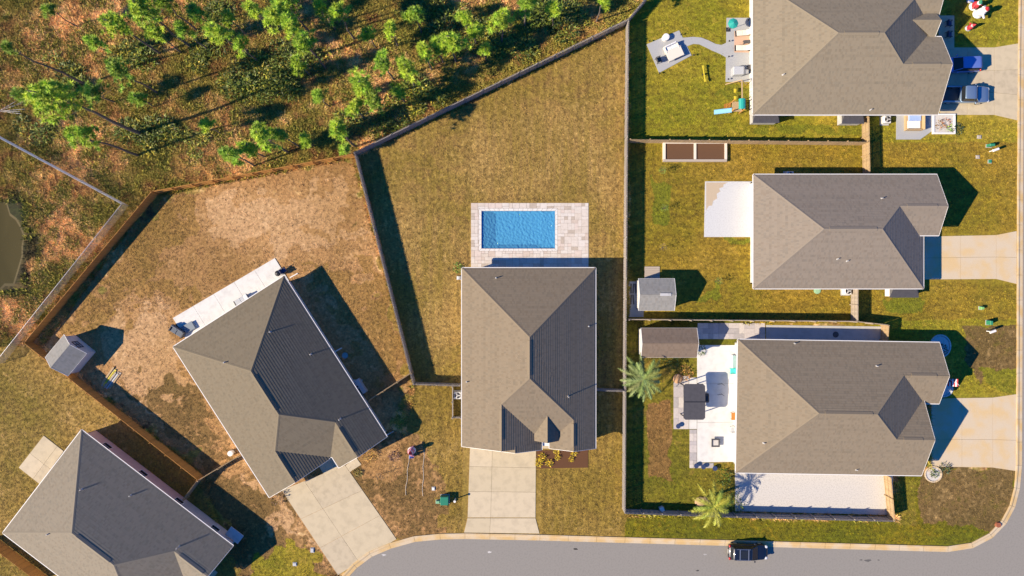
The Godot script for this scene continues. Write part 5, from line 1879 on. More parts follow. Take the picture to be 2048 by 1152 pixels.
func suv(label: String, at: Vector3, turn: float, l: float, wide: float, high: float, color: Color, rails: bool) -> void:
	var root := thing("parked_car", label, "car", at, turn)
	var paint := car_paint(color)
	var h := wide * 0.5
	var st := Build.new()
	var belt := high * 0.60
	st.loft([ring(-l * 0.5, h * 0.74, 0.38, belt * 0.8, 0.12), ring(-l * 0.485, h * 0.9, 0.3, belt * 0.95, 0.14), ring(-l * 0.42, h * 0.98, 0.25, belt, 0.15), ring(-l * 0.1, h, 0.22, belt, 0.14), ring(l * 0.14, h, 0.22, belt, 0.14), ring(l * 0.22, h * 0.99, 0.22, belt * 0.985, 0.15), ring(l * 0.38, h * 0.95, 0.24, belt * 0.93, 0.17), ring(l * 0.46, h * 0.82, 0.28, belt * 0.82, 0.16), ring(l * 0.5, h * 0.6, 0.34, belt * 0.66, 0.12)], Vector3(0, belt * 0.5, 0))
	put("body", st.mesh(true), paint, root)
	# glasshouse
	st = Build.new()
	var g := [[-l * 0.465, 0.80, belt - 0.05], [-l * 0.40, 0.74, high - 0.08], [-l * 0.30, 0.73, high - 0.03], [l * 0.02, 0.72, high - 0.04], [l * 0.07, 0.73, high - 0.1], [l * 0.245, 0.82, belt - 0.05]]
	for i in g.size() - 1:
		var p: Array = g[i]
		var q: Array = g[i + 1]
		var p0 := Vector3(p[0], p[2], h * p[1])
		var q0 := Vector3(q[0], q[2], h * q[1])
		var pb := Vector3(p[0], belt - 0.05, h * 0.93)
		var qb := Vector3(q[0], belt - 0.05, h * 0.93)
		var f := Vector3(1, 1, -1)
		st.quad(p0, q0, q0 * f, p0 * f, Vector3(p[0] - 0.2, 1.5, 0) if i < 4 else Vector3(1, 1, 0))
		st.quad(p0, q0, qb, pb, Vector3(0, 0.3, 1))
		st.quad(p0 * f, q0 * f, qb * f, pb * f, Vector3(0, 0.3, -1))
	put("windows", st.mesh(), M.glass, root)
	st = Build.new()
	st.loft([ring(-l * 0.425, h * 0.70, high - 0.1, high - 0.02, 0.035), ring(-l * 0.37, h * 0.76, high - 0.06, high + 0.02, 0.035), ring(-l * 0.1, h * 0.765, high - 0.04, high + 0.045, 0.035), ring(l * 0.02, h * 0.755, high - 0.06, high + 0.02, 0.035), ring(l * 0.06, h * 0.70, high - 0.1, high - 0.03, 0.03)], Vector3(0, high - 0.03, 0))
	put("roof_panel", st.mesh(true), paint, root)
	for s in [-1.0, 1.0]:
		st = Build.new()
		st.bar(Vector3(l * 0.06, high - 0.08, s * h * 0.735), Vector3(l * 0.24, belt, s * h * 0.86), 0.07, 0.05)
		put("pillar", st.mesh(), paint, root)
		if rails:
			st = Build.new()
			st.bar(Vector3(-l * 0.35, high + 0.07, s * h * 0.66), Vector3(l * 0.0, high + 0.08, s * h * 0.66), 0.03, 0.03)
			put("roof_rail", st.mesh(), M.galvanised, root)
	if rails:
		st = Build.new()
		st.bx(Vector3(-l * 0.16, high + 0.05, 0), Vector3(1.35, 0.012, h * 0.95))
		put("sunroof", st.mesh(), M.glass, root)
		for x in [-l * 0.27, -l * 0.05]:
			st = Build.new()
			st.bar(Vector3(x, high + 0.09, -h * 0.66), Vector3(x, high + 0.09, h * 0.66), 0.06, 0.03)
			put("roof_bar", st.mesh(), M.galvanised, root)
	car_common(root, paint, l, h, [-l * 0.31, l * 0.31], 0.36, belt, l * 0.15)

func pickup(label: String, at: Vector3, turn: float, color: Color) -> void:
	var l := 5.7
	var h := 0.99
	var root := thing("pickup_truck", label, "truck", at, turn)
	var paint := car_paint(color, 0.6)
	var st := Build.new()
	st.loft([ring(-0.68, h, 0.4, 1.08, 0.1), ring(0.6, h, 0.4, 1.1, 0.1), ring(1.35, h, 0.4, 1.12, 0.12), ring(2.2, h * 0.97, 0.4, 1.08, 0.14), ring(2.7, h * 0.88, 0.42, 0.98, 0.16), ring(2.85, h * 0.7, 0.48, 0.86, 0.12)], Vector3(0, 0.75, 0))
	put("body", st.mesh(true), paint, root)
	# load bed: two sides, tailgate and floor
	for s in [-1.0, 1.0]:
		st = Build.new()
		st.bx(Vector3(-1.76, 0.78, s * (h - 0.09)), Vector3(2.16, 0.66, 0.18), 0.0, 0.05)
		put("bed_side", st.mesh(), paint, root)
	st = Build.new()
	st.bx(Vector3(-2.79, 0.76, 0), Vector3(0.1, 0.62, h * 2.0 - 0.02), 0.0, 0.03)
	put("tailgate", st.mesh(), paint, root)
	st = Build.new()
	st.bx(Vector3(-1.72, 0.52, 0), Vector3(2.1, 0.1, h * 2.0 - 0.36))
	put("bed_floor", st.mesh(), M.charcoal, root)
	st = Build.new()
	var g := [[-0.62, 0.86, 1.05], [-0.5, 0.76, 1.8], [0.75, 0.75, 1.8], [1.45, 0.86, 1.05]]
	for i in g.size() - 1:
		var p: Array = g[i]
		var q: Array = g[i + 1]
		var p0 := Vector3(p[0], p[2], h * p[1])
		var q0 := Vector3(q[0], q[2], h * q[1])
		var pb := Vector3(p[0], 1.05, h * 0.94)
		var qb := Vector3(q[0], 1.05, h * 0.94)
		var f := Vector3(1, 1, -1)
		st.quad(p0, q0, q0 * f, p0 * f, Vector3(-1, 0.3, 0) if i == 0 else Vector3(0.3, 1, 0))
		st.quad(p0, q0, qb, pb, Vector3(0, 0.3, 1))
		st.quad(p0 * f, q0 * f, qb * f, pb * f, Vector3(0, 0.3, -1))
	put("windows", st.mesh(), M.glass, root)
	st = Build.new()
	st.loft([ring(-0.58, h * 0.72, 1.74, 1.82, 0.03), ring(-0.4, h * 0.79, 1.78, 1.87, 0.035), ring(0.5, h * 0.79, 1.78, 1.87, 0.035), ring(0.82, h * 0.72, 1.72, 1.8, 0.03)], Vector3(0, 1.8, 0))
	put("roof_panel", st.mesh(true), paint, root)
	for s in [-1.0, 1.0]:
		st = Build.new()
		st.bar(Vector3(0.82, 1.76, s * h * 0.75), Vector3(1.45, 1.1, s * h * 0.88), 0.08, 0.05)
		put("pillar", st.mesh(), paint, root)
	car_common(root, paint, l, h, [-1.75, 1.85], 0.39, 1.1, 1.0)

# ---------------------------------------------------------------- yard furniture and fittings
func part(root: Node3D, called: String, center: Vector3, size: Vector3, material: Material, b := 0.02, turn := 0.0) -> MeshInstance3D:
	var st := Build.new()
	st.bx(center, size, turn, b)
	return put(called, st.mesh(), material, root)

func legs(root: Node3D, x: float, z: float, tall: float, material: Material) -> void:
	for sx in [-1.0, 1.0]:
		for sz in [-1.0, 1.0]:
			part(root, "leg", Vector3(sx * x, tall * 0.5, sz * z), Vector3(0.05, tall, 0.05), material, 0.0)

func lounger(label: String, px: float, py: float, turn: float, cloth: Material) -> void:
	var t := thing("sun_lounger", label, "lounger", G(px, py) + Vector3(0, 0.06, 0), turn)
	part(t, "frame", Vector3(0, 0.3, 0), Vector3(1.9, 0.06, 0.68), M.dark)
	part(t, "cushion", Vector3(-0.42, 0.38, 0), Vector3(0.72, 0.1, 0.64), cloth, 0.03)
	part(t, "cushion", Vector3(0.2, 0.38, 0), Vector3(0.48, 0.1, 0.64), cloth, 0.03)
	var st := Build.new()
	st.box(Transform3D(Basis(Vector3(0, 0, 1), 0.62), Vector3(0.72, 0.58, 0)), Vector3(0.72, 0.1, 0.64), 0.03)
	put("backrest", st.mesh(), cloth, t)
	legs(t, 0.85, 0.28, 0.28, M.dark)

func chair(label: String, px: float, py: float, turn: float, frame: Material, seat: Material, y := 0.06, group := "") -> void:
	var t := thing("patio_chair", label, "chair", G(px, py) + Vector3(0, y, 0), turn, group)
	part(t, "seat", Vector3(0, 0.42, 0), Vector3(0.6, 0.1, 0.6), seat, 0.03)
	var st := Build.new()
	st.box(Transform3D(Basis(Vector3(0, 0, 1), 0.18), Vector3(-0.31, 0.72, 0)), Vector3(0.08, 0.62, 0.58), 0.02)
	put("backrest", st.mesh(), seat, t)
	for s in [-1.0, 1.0]:
		part(t, "armrest", Vector3(0, 0.64, s * 0.33), Vector3(0.6, 0.05, 0.07), frame)
	legs(t, 0.27, 0.3, 0.62, frame)

func sofa(label: String, px: float, py: float, turn: float, l: float, frame: Material, cloth: Material) -> void:
	var t := thing("patio_sofa", label, "sofa", G(px, py) + Vector3(0, 0.06, 0), turn)
	part(t, "base", Vector3(0, 0.19, 0), Vector3(l, 0.3, 0.85), frame)
	var n := 3 if l > 1.9 else 2
	for i in n:
		part(t, "seat_cushion", Vector3(-l * 0.5 + (i + 0.5) * l / n, 0.42, 0.06), Vector3(l / n - 0.03, 0.16, 0.7), cloth, 0.04)
		part(t, "back_cushion", Vector3(-l * 0.5 + (i + 0.5) * l / n, 0.66, -0.34), Vector3(l / n - 0.04, 0.36, 0.16), cloth, 0.04)
	for s in [-1.0, 1.0]:
		part(t, "armrest", Vector3(s * (l * 0.5 + 0.06), 0.36, 0), Vector3(0.12, 0.6, 0.85), frame)

func table(label: String, at: Vector3, turn: float, l: float, w: float, tall: float, material: Material) -> void:
	var t := thing("patio_table", label, "table", at, turn)
	part(t, "table_top", Vector3(0, tall - 0.025, 0), Vector3(l, 0.05, w), material)
	legs(t, l * 0.5 - 0.06, w * 0.5 - 0.06, tall - 0.05, material)

func air_conditioner(label: String, px: float, py: float) -> void:
	var t := thing("air_conditioner", label, "air conditioner", G(px, py))
	part(t, "pad", Vector3(0, 0.05, 0), Vector3(1.1, 0.1, 1.1), M.concrete_grey)
	part(t, "casing", Vector3(0, 0.48, 0), Vector3(0.85, 0.76, 0.85), M.siding, 0.08)
	var st := Build.new()
	st.tube(Vector3(0, 0.86, 0), Vector3(0, 0.875, 0), 0.36, 0.36, 20)
	var g := put("fan_opening", st.mesh(), M.dark, t)
	for k in 3:
		var s2 := Build.new()
		s2.box(Transform3D(Basis(Vector3.UP, k * TAU / 3) * Basis(Vector3.RIGHT, 0.25), Vector3(0, 0.885, 0) + Basis(Vector3.UP, k * TAU / 3) * Vector3(0.17, 0, 0)), Vector3(0.3, 0.015, 0.14))
		put("fan_blade", s2.mesh(), M.siding_grey, g)

func round_lid(called: String, label: String, category: String, px: float, py: float, r: float, tall: float, material: Material) -> void:
	var st := Build.new()
	st.tube(Vector3.ZERO, Vector3(0, tall, 0), r, r * 0.96, 20)
	st.tube(Vector3(0, tall, 0), Vector3(0, tall + 0.02, 0), r * 0.7, r * 0.66, 20)
	var o := put(numbered(called), st.mesh(), material, self)
	tag(o, label, category)
	o.position = G(px, py)

func mailbox(label: String, px: float, py: float, material: Material) -> void:
	var t := thing("mailbox", label, "mailbox", G(px, py), 0.35)
	part(t, "post", Vector3(0, 0.5, 0), Vector3(0.1, 1.0, 0.1), M.white, 0.0)
	var st := Build.new()
	var rings := []
	for x in [-0.35, 0.35]:
		var p := PackedVector3Array()
		for k in 9:
			var a := PI * k / 8
			p.append(Vector3(x, 1.14 + sin(a) * 0.12, cos(a) * 0.15))
		p.append(Vector3(x, 1.0, -0.15))
		p.append(Vector3(x, 1.0, 0.15))
		rings.append(p)
	st.loft(rings, Vector3(0, 1.12, 0))
	put("box", st.mesh(), material, t)

func utility_box(label: String, px: float, py: float, size: Vector3, material: Material, category := "utility box") -> void:
	var t := thing("utility_box", label, category, G(px, py))
	part(t, "pad", Vector3(0, 0.03, 0), Vector3(size.x + 0.12, 0.06, size.z + 0.12), M.concrete_grey, 0.0)
	part(t, "cabinet", Vector3(0, 0.06 + size.y * 0.5, 0), size, material, minf(0.05, size.y * 0.2))
	part(t, "lid", Vector3(0, 0.075 + size.y, 0), Vector3(size.x * 0.9, 0.03, size.z * 0.9), material, 0.01)

# standing air-filled yard figure: round base, body, head, cap
func inflatable(label: String, px: float, py: float, tall: float, body: Material, head: Material, cap: Material) -> void:
	var t := thing("inflatable_figure", label, "inflatable", G(px, py), rng.randf() * TAU)
	var st := Build.new()
	st.blob(Vector3(0, tall * 0.12, 0), Vector3(tall * 0.26, tall * 0.12, tall * 0.24), 12, 6)
	put("base", st.mesh(true), head, t)
	st = Build.new()
	st.blob(Vector3(0, tall * 0.4, 0), Vector3(tall * 0.22, tall * 0.26, tall * 0.2), 12, 8)
	put("body", st.mesh(true), body, t)
	st = Build.new()
	st.blob(Vector3(0.03, tall * 0.74, 0), Vector3(tall * 0.14, tall * 0.14, tall * 0.14), 12, 8)
	put("head", st.mesh(true), head, t)
	st = Build.new()
	st.tube(Vector3(0.03, tall * 0.8, 0), Vector3(-0.12, tall, 0.05), tall * 0.13, 0.04, 10)
	put("cap", st.mesh(), cap, t)
	for s in [-1.0, 1.0]:
		st = Build.new()
		st.tube(Vector3(0, tall * 0.52, s * tall * 0.16), Vector3(tall * 0.16, tall * 0.4, s * tall * 0.3), tall * 0.07, tall * 0.05, 8)
		put("arm", st.mesh(), body, t)

func build_vehicles() -> void:
	suv("dark navy car with silver roof rails parked by the verge kerb", G(1497, 1105, 0.9) * Vector3(1, 0, 1) + Vector3(0, 0.01, 0), -0.012, 4.72, 1.9, 1.62, Color(0.012, 0.015, 0.028), true)
	suv("blue car parked nose in at the shaded garage beside the pickup", G(1925, 128, 1.0) * Vector3(1, 0, 1) + Vector3(0, 0.05, 0), PI + 0.03, 4.6, 1.85, 1.6, Color(0.16, 0.24, 0.60), false)
	pickup("silver blue pickup truck with painted sky tint backed in on the cream driveway", G(1933, 188, 1.1) * Vector3(1, 0, 1) + Vector3(0, 0.05, 0), -0.02, Color(0.25, 0.35, 0.47))  # blue raised in the paint colour to carry the sky reflection

func build_yard_things() -> void:
	# --- lounger patio and fire pit
	var t := thing("patio_umbrella", "small round teal umbrella over the lounger patio", "umbrella", G(1467, 46, 2.2) * Vector3(1, 0, 1) + Vector3(0, 0.06, 0))
	var st := Build.new()
	st.tube(Vector3.ZERO, Vector3(0, 2.3, 0), 0.03, 0.03, 8)
	put("pole", st.mesh(), M.galvanised, t)
	for k in 8:
		st = Build.new()
		var a := TAU * k / 8
		var b := TAU * (k + 1) / 8
		st.tri(Vector3(0, 2.3, 0), Vector3(cos(a) * 0.62, 2.05, sin(a) * 0.62), Vector3(cos(b) * 0.62, 2.05, sin(b) * 0.62), Vector3.UP)
		st.quad(Vector3(cos(a) * 0.62, 2.05, sin(a) * 0.62), Vector3(cos(b) * 0.62, 2.05, sin(b) * 0.62), Vector3(cos(b) * 0.62, 1.93, sin(b) * 0.62), Vector3(cos(a) * 0.62, 1.93, sin(a) * 0.62), Vector3(cos(a), 0, sin(a)))
		put("canopy_panel", st.mesh(), M.teal, t)
	part(t, "foot", Vector3(0, 0.04, 0), Vector3(0.5, 0.08, 0.5), M.dark)
	st = Build.new()
	st.bx(Vector3(0, 0.012, 0), Vector3(2.3, 0.014, 2.6))
	var rug := put("patio_rug", st.mesh(), M.rug, self)
	tag(rug, "peach rug under the two cream loungers", "rug")
	rug.position = G(1487, 84) + Vector3(0, 0.06, 0)
	lounger("cream sun lounger next to the teal umbrella", 1484, 68, 0.08, M.cream)
	lounger("cream sun lounger next to the grey covered grill", 1483, 98, 0.0, M.cream)
	table("small dark table between the two cream loungers", G(1491, 86) + Vector3(0, 0.074, 0), 0.1, 0.8, 0.42, 0.4, M.charcoal)
	t = thing("covered_grill", "grill under a grey fabric cover on the lounger patio", "grill", G(1473, 146) + Vector3(0, 0.06, 0))
	st = Build.new()
	var rings := []
	for k in [[-0.72, 0.45, 0.78], [-0.62, 0.52, 1.0], [0.5, 0.5, 1.06], [0.7, 0.42, 0.84]]:
		rings.append(ring(k[0], k[1], 0.02, k[2], 0.1))
	st.loft(rings, Vector3(0, 0.5, 0))
	put("cover", st.mesh(), M.cushion, t)
	part(t, "side_table", Vector3(0.95, 0.82, 0.1), Vector3(0.42, 0.06, 0.5), M.galvanised)
	part(t, "side_leg", Vector3(1.1, 0.4, 0.1), Vector3(0.05, 0.79, 0.05), M.dark, 0.0)
	chair("dark patio chair between the covered grill and the wall", 1497, 139, PI, M.dark, M.charcoal)
	table("white square fire pit table on the angled stone pad", G(1347, 110) + Vector3(0, 0.06, 0), 0.43, 2.0, 1.25, 0.62, M.cream)
	sofa("long white bench on the angled stone pad", 1341, 98, 0.43, 1.5, M.cream, M.white)
	chair("dark canvas chair on the angled stone pad", 1316, 122, 0.43, M.dark, M.charcoal)
	round_lid("fire_bowl", "white round fire bowl on the angled stone pad", "fire bowl", 1330, 77, 0.42, 0.62, M.white)
	for p in [[1361, 71], [1386, 112], [1457, 84], [1456, 115], [1318, 148], [1455, 160], [1298, 84], [1495, 42]]:
		t = thing("path_light", "small black path light beside the grey stone paving", "path light", G(p[0], p[1]), 0.0, "black path lights round the stone paving")
		st = Build.new()
		st.tube(Vector3.ZERO, Vector3(0, 0.4, 0), 0.02, 0.02, 6)
		put("stake", st.mesh(), M.dark, t)
		st = Build.new()
		st.tube(Vector3(0, 0.4, 0), Vector3(0, 0.5, 0), 0.11, 0.05, 8)
		put("lamp_head", st.mesh(), M.dark, t)
	t = thing("seesaw", "yellow seesaw on the green lawn", "seesaw", G(1406, 150), -1.42)
	part(t, "beam", Vector3(0, 0.5, 0), Vector3(2.0, 0.08, 0.14), M.yellow)
	part(t, "pivot", Vector3(0, 0.23, 0), Vector3(0.12, 0.46, 0.3), M.dark)
	for s in [-1.0, 1.0]:
		part(t, "seat", Vector3(s * 0.85, 0.57, 0), Vector3(0.32, 0.06, 0.26), M.yellow)
	# --- play set
	t = thing("play_set", "wooden play set with teal roof, blue slide and swing beam", "play set", G(1468, 218))
	for sx in [-0.6, 0.6]:
		for sz in [-0.55, 0.55]:
			part(t, "tower_post", Vector3(sx, 1.15, sz), Vector3(0.1, 2.3, 0.1), M.wood_new, 0.0)
	for i in 5:
		part(t, "deck_plank", Vector3(-0.48 + i * 0.24, 1.12, 0), Vector3(0.22, 0.06, 1.2), M.wood_tan, 0.0)
	st = Build.new()
	for k in 6:
		var a := PI * k / 6
		var b := PI * (k + 1) / 6
		st.quad(Vector3(cos(a) * 0.42 + 0.25, 2.25 + sin(a) * 0.3, -0.62), Vector3(cos(b) * 0.42 + 0.25, 2.25 + sin(b) * 0.3, -0.62), Vector3(cos(b) * 0.42 + 0.25, 2.25 + sin(b) * 0.3, 0.62), Vector3(cos(a) * 0.42 + 0.25, 2.25 + sin(a) * 0.3, 0.62), Vector3(cos(a), sin(a), 0))
	put("canopy", st.mesh(), M.teal, t)
	st = Build.new()
	st.box(Transform3D(Basis(Vector3(0, 0, 1), 0.5) , Vector3(-1.55, 0.62, 0.45)), Vector3(2.1, 0.06, 0.5))
	for s in [-1.0, 1.0]:
		st.box(Transform3D(Basis(Vector3(0, 0, 1), 0.5), Vector3(-1.55, 0.7, 0.45 + s * 0.25)), Vector3(2.1, 0.16, 0.05))
	put("slide", st.mesh(), M.sky, t)
	for i in 6:
		part(t, "rung", Vector3(-0.75 - i * 0.09, 1.0 - i * 0.18, -0.25), Vector3(0.06, 0.05, 0.6), M.orange, 0.0)
	st = Build.new()
	st.bar(Vector3(0.3, 2.15, -0.55), Vector3(0.25, 2.15, -2.9), 0.12, 0.14)
	put("swing_beam", st.mesh(), M.wood_tan, t)
	for s in [-1.0, 1.0]:
		st = Build.new()
		st.bar(Vector3(0.25, 2.15, -2.9), Vector3(0.25 + s * 1.3, 0.0, -3.0), 0.09, 0.09)
		put("frame_leg", st.mesh(), M.wood_tan, t)
	for z in [-1.2, -2.1]:
		st = Build.new()
		for s in [-1.0, 1.0]:
			st.bar(Vector3(0.28, 2.1, z + s * 0.2), Vector3(0.0, 0.55, z + s * 0.2), 0.02, 0.02)
		var rope := put("swing_rope", st.mesh(), M.dark, t)
		st = Build.new()
		st.bx(Vector3(-0.02, 0.52, z), Vector3(0.3, 0.05, 0.5), 0.0, 0.02)
		put("swing_seat", st.mesh(), M.yellow, rope)
	# --- terrace with the daybed
	t = thing("daybed", "daybed with blue and white cushions in a timber frame", "daybed", G(1824, 244) + Vector3(0, 0.06, 0))
	part(t, "frame", Vector3(0, 0.14, 0), Vector3(2.0, 0.26, 2.2), M.wood_tan)
	part(t, "cushion", Vector3(0.0, 0.37, 0.42), Vector3(1.5, 0.2, 0.9), M.white, 0.05)
	part(t, "cushion", Vector3(0.1, 0.36, -0.5), Vector3(1.5, 0.18, 0.9), mat(Color(0.3, 0.42, 0.75), 0.8), 0.05)
	part(t, "back_panel", Vector3(1.03, 0.45, 0), Vector3(0.12, 0.9, 2.2), M.wood_tan)
	part(t, "side_panel", Vector3(-0.1, 0.33, 1.07), Vector3(1.9, 0.62, 0.1), M.wood_tan)
	air_conditioner("white air conditioner beside the daybed terrace", 1768, 242)
	air_conditioner("white air conditioner beside the short pale fence", 1690, 582)
	air_conditioner("air conditioner inside the low grey enclosure", 916, 789)
	air_conditioner("air conditioner in the shade of the angled house", 716, 768)
	air_conditioner("air conditioner behind the house on the amber lawn", 1575, 352)
	round_lid("septic_lid", "pale green round lid beside the house on the amber lawn", "lid", 1634, 581, 0.42, 0.12, mat(Color(0.3, 0.5, 0.3), 0.7))
	round_lid("septic_lid", "teal round lid in the shade of the angled house", "lid", 690, 711, 0.38, 0.1, mat(Color(0.12, 0.3, 0.36), 0.7))
	round_lid("septic_lid", "grey round drain lid on the grey side yard slab", "lid", 1671, 669, 0.38, 0.08, M.charcoal)
	round_lid("water_tank", "small white drum beside the angled house fence", "drum", 464, 905, 0.34, 0.6, M.white)
	# --- corner yard furniture
	t = thing("storage_chest", "teal grey storage chest against the wall of the corner house", "chest", G(1467, 722) + Vector3(0, 0.07, 0))
	part(t, "box", Vector3(0, 0.3, 0), Vector3(0.8, 0.6, 1.5), M.white)
	part(t, "lid", Vector3(0.05, 0.64, 0), Vector3(0.72, 0.08, 1.5), mat(Color(0.28, 0.42, 0.42), 0.6), 0.03)
	chair("turquoise chair on the white patio", 1463, 741, PI, mat(Color(0.05, 0.5, 0.48), 0.5), mat(Color(0.08, 0.62, 0.58), 0.5), 0.07)
	table("orange brown side table on the white patio", G(1465, 831) + Vector3(0, 0.07, 0), 0.0, 0.6, 0.9, 0.5, mat(Color(0.42, 0.17, 0.03), 0.5))
	chair("grey chair against the wall on the white patio", 1464, 858, PI, M.galvanised, M.cushion, 0.07)
	t = thing("fire_table", "dark square fire table on the white patio", "fire table", G(1429, 884) + Vector3(0, 0.07, 0))
	for s in [-1.0, 1.0]:
		part(t, "rim", Vector3(0, 0.4, s * 0.42), Vector3(1.0, 0.1, 0.16), M.charcoal)
		part(t, "rim", Vector3(s * 0.42, 0.4, 0), Vector3(0.16, 0.1, 0.68), M.charcoal)
	part(t, "burner_pan", Vector3(0, 0.36, 0), Vector3(0.68, 0.04, 0.68), M.gravel_white, 0.0)
	part(t, "base", Vector3(0, 0.17, 0), Vector3(0.6, 0.34, 0.6), M.charcoal)
	t = thing("grill", "black grill beside the dark metal shelter", "grill", G(1409, 794) + Vector3(0, 0.07, 0))
	part(t, "cart", Vector3(0, 0.4, 0), Vector3(0.6, 0.8, 1.1), M.charcoal)
	part(t, "hood", Vector3(0, 0.95, 0), Vector3(0.55, 0.3, 0.8), M.dark, 0.1)
	for p in [[1441, 767], [1441, 788]]:
		t = thing("string_light_pole", "thin curled metal pole beside the shelter shadow", "pole", G(p[0], p[1]) + Vector3(0, 0.07, 0), 0.0, "curled metal poles on the white patio")
		st = Build.new()
		var prev := Vector3(-0.4, 0.03, 0.1)
		for k in 9:
			var a := k * 0.55
			var q := Vector3(0.1 + 0.25 * cos(a - 1.5), 0.1 + k * 0.09, 0.18 * sin(a))
			st.tube(prev, q, 0.025, 0.025, 6)
			prev = q
		put("hoop", st.mesh(), M.dark, t)
	for p in [[1355, 851, "blue glazed pot at the corner of the paver border"], [1391, 930, "dark blue pot on the paver border"], [1405, 932, "black pot on the paver border"], [1428, 935, "green pot at the grass notch"]]:
		st = Build.new()
		st.tube(Vector3.ZERO, Vector3(0, 0.35, 0), 0.17, 0.27, 14)
		st.tube(Vector3(0, 0.35, 0), Vector3(0, 0.4, 0), 0.29, 0.29, 14)
		var o := put(numbered("plant_pot"), st.mesh(), M.navy, self)
		tag(o, p[2], "pot")
		o.position = G(p[0], p[1]) + Vector3(0, 0.06, 0)
	st = Build.new()
	st.blob(Vector3(0, 0.1, 0), Vector3(0.75, 0.22, 0.62), 16, 8)
	var mound := put("earth_mound", st.mesh(true), mat(Color(0.5, 0.33, 0.2), 0.95, T.fine, 1.5), self)
	tag(mound, "round tan earth mound at the foot of the yellow green palm", "mound")
	mound.position = G(1401, 1003)
	st = Build.new()
	st.blob(Vector3(0, 0.1, 0), Vector3(0.6, 0.25, 0.6), 16, 8)
	mound = put("boulder", st.mesh(true), mat(Color(0.5, 0.3, 0.16), 0.9, T.stain, 1.5), self)
	tag(mound, "tan boulder beside the orange brown bush", "boulder")
	mound.position = G(1355, 757)
	t = thing("white_bin", "small pale bin beside the verge fence", "bin", G(1322, 1016), 0.4)
	part(t, "body", Vector3(0, 0.3, 0), Vector3(0.5, 0.6, 0.5), M.cushion)
	part(t, "lid", Vector3(0, 0.63, 0), Vector3(0.54, 0.06, 0.54), M.white)
	# --- flag on the corner house
	t = thing("flag", "striped red and white flag on a short pole at the corner house", "flag", G(1899, 760, 2.4) * Vector3(1, 0, 1) + Vector3(0, 2.0, 0))
	st = Build.new()
	st.tube(Vector3(-0.5, -0.2, -0.6), Vector3(1.0, 0.7, 0.6), 0.02, 0.02, 6)
	put("pole", st.mesh(), M.white, t)
	for i in 7:
		st = Build.new()
		var x := -0.1 + i * 0.14
		st.box(Transform3D(Basis(Vector3(0, 0, 1), 0.54), Vector3(x + 0.25, 0.05 + i * 0.06 - 0.1, 0.35)), Vector3(0.15, 0.015, 0.9))
		put("stripe", st.mesh(), M.red if i % 2 == 0 else M.white, t)
	part(t, "canton", Vector3(0.2, 0.06, 0.1), Vector3(0.35, 0.02, 0.35), M.navy, 0.0)
	# --- angled house patio
	sofa("dark grey sofa at the end of the long white patio", 358, 662, -0.55, 1.6, M.charcoal, mat(Color(0.12, 0.14, 0.17), 0.8))
	table("flat slate table on the long white patio beside the dark sofa", G(379, 655) + Vector3(0, 0.08, 0), 0.52, 1.5, 1.0, 0.3, mat(Color(0.2, 0.24, 0.28), 0.7))
	lounger("grey folding lounger by the wall of the long white patio", 485, 600, 0.53, M.cushion)
	t = thing("patio_grill", "black kettle grill at the end of the long white patio", "grill", G(560, 547) + Vector3(0, 0.08, 0))
	st = Build.new()
	st.blob(Vector3(0, 0.75, 0), Vector3(0.36, 0.3, 0.36), 14, 8)
	put("kettle", st.mesh(true), M.dark, t)
	legs(t, 0.2, 0.2, 0.6, M.dark)
	chair("dark folding chair beside the black kettle grill", 570, 541, 0.6, M.dark, M.navy, 0.08)
	part(thing("meter_cabinet", "long grey meter cabinet against the shaded wall of the angled house", "cabinet", G(722, 776), -deg_to_rad(57.4)), "cabinet", Vector3(-0.2, 0.45, -0.3), Vector3(1.9, 0.9, 0.5), M.siding_grey)
	# --- timber stack by the small shed
	t = thing("lumber_pile", "pile of yellow and grey boards near the small shed", "lumber", G(224, 757), 0.95)
	for i in 13:
		var w := rng.randf_range(0.12, 0.22)
		part(t, "board", Vector3(rng.randf_range(-0.25, 0.25), 0.05 + 0.045 * (i / 5), -0.55 + (i % 5) * 0.26 + rng.randf_range(-0.04, 0.04)), Vector3(rng.randf_range(1.5, 2.4), 0.04, w), [M.wood_tan, M.yellow, M.wood_pale, M.cushion, M.wood_tan][i % 5] if i > 4 else M.wood_pale, 0.0, rng.randf_range(-0.06, 0.06))
	# --- front yards
	utility_box("green transformer cabinet between the two driveways", 890, 998, Vector3(1.0, 0.8, 1.05), mat(Color(0.015, 0.2, 0.12), 0.5), "transformer")
	utility_box("small pale green pedestal beside the green transformer", 876, 1003, Vector3(0.45, 0.3, 0.35), mat(Color(0.2, 0.42, 0.25), 0.6))
	utility_box("small white hand hole lid in the worn front yard", 867, 977, Vector3(0.3, 0.05, 0.35), M.white)
	utility_box("grey meter lid beside the angled driveway", 625, 1100, Vector3(0.35, 0.05, 0.5), M.cushion)
	utility_box("grey meter lid on the green patch near the turning circle", 590, 1128, Vector3(0.4, 0.05, 0.35), M.cushion)
	utility_box("brown valve lid on the lawn opposite the daybed terrace", 1958, 274, Vector3(0.4, 0.05, 0.3), M.wood_pale)
	utility_box("brown valve lid near the white mailbox of the amber lawn", 1955, 314, Vector3(0.35, 0.05, 0.3), M.wood_pale)
	utility_box("green valve lid below the white mailbox of the amber lawn", 1979, 323, Vector3(0.35, 0.06, 0.35), M.green)
	utility_box("small green cable pedestal on the lawn above the brown turf", 1960, 616, Vector3(0.32, 0.5, 0.32), mat(Color(0.2, 0.45, 0.15), 0.6))
	utility_box("dark green pedestal next to the mailbox of the corner house", 1974, 645, Vector3(0.3, 0.8, 0.5), M.green)
	utility_box("dark green pedestal next to the mailbox of the amber lawn", 1977, 292, Vector3(0.6, 0.7, 0.3), M.green)
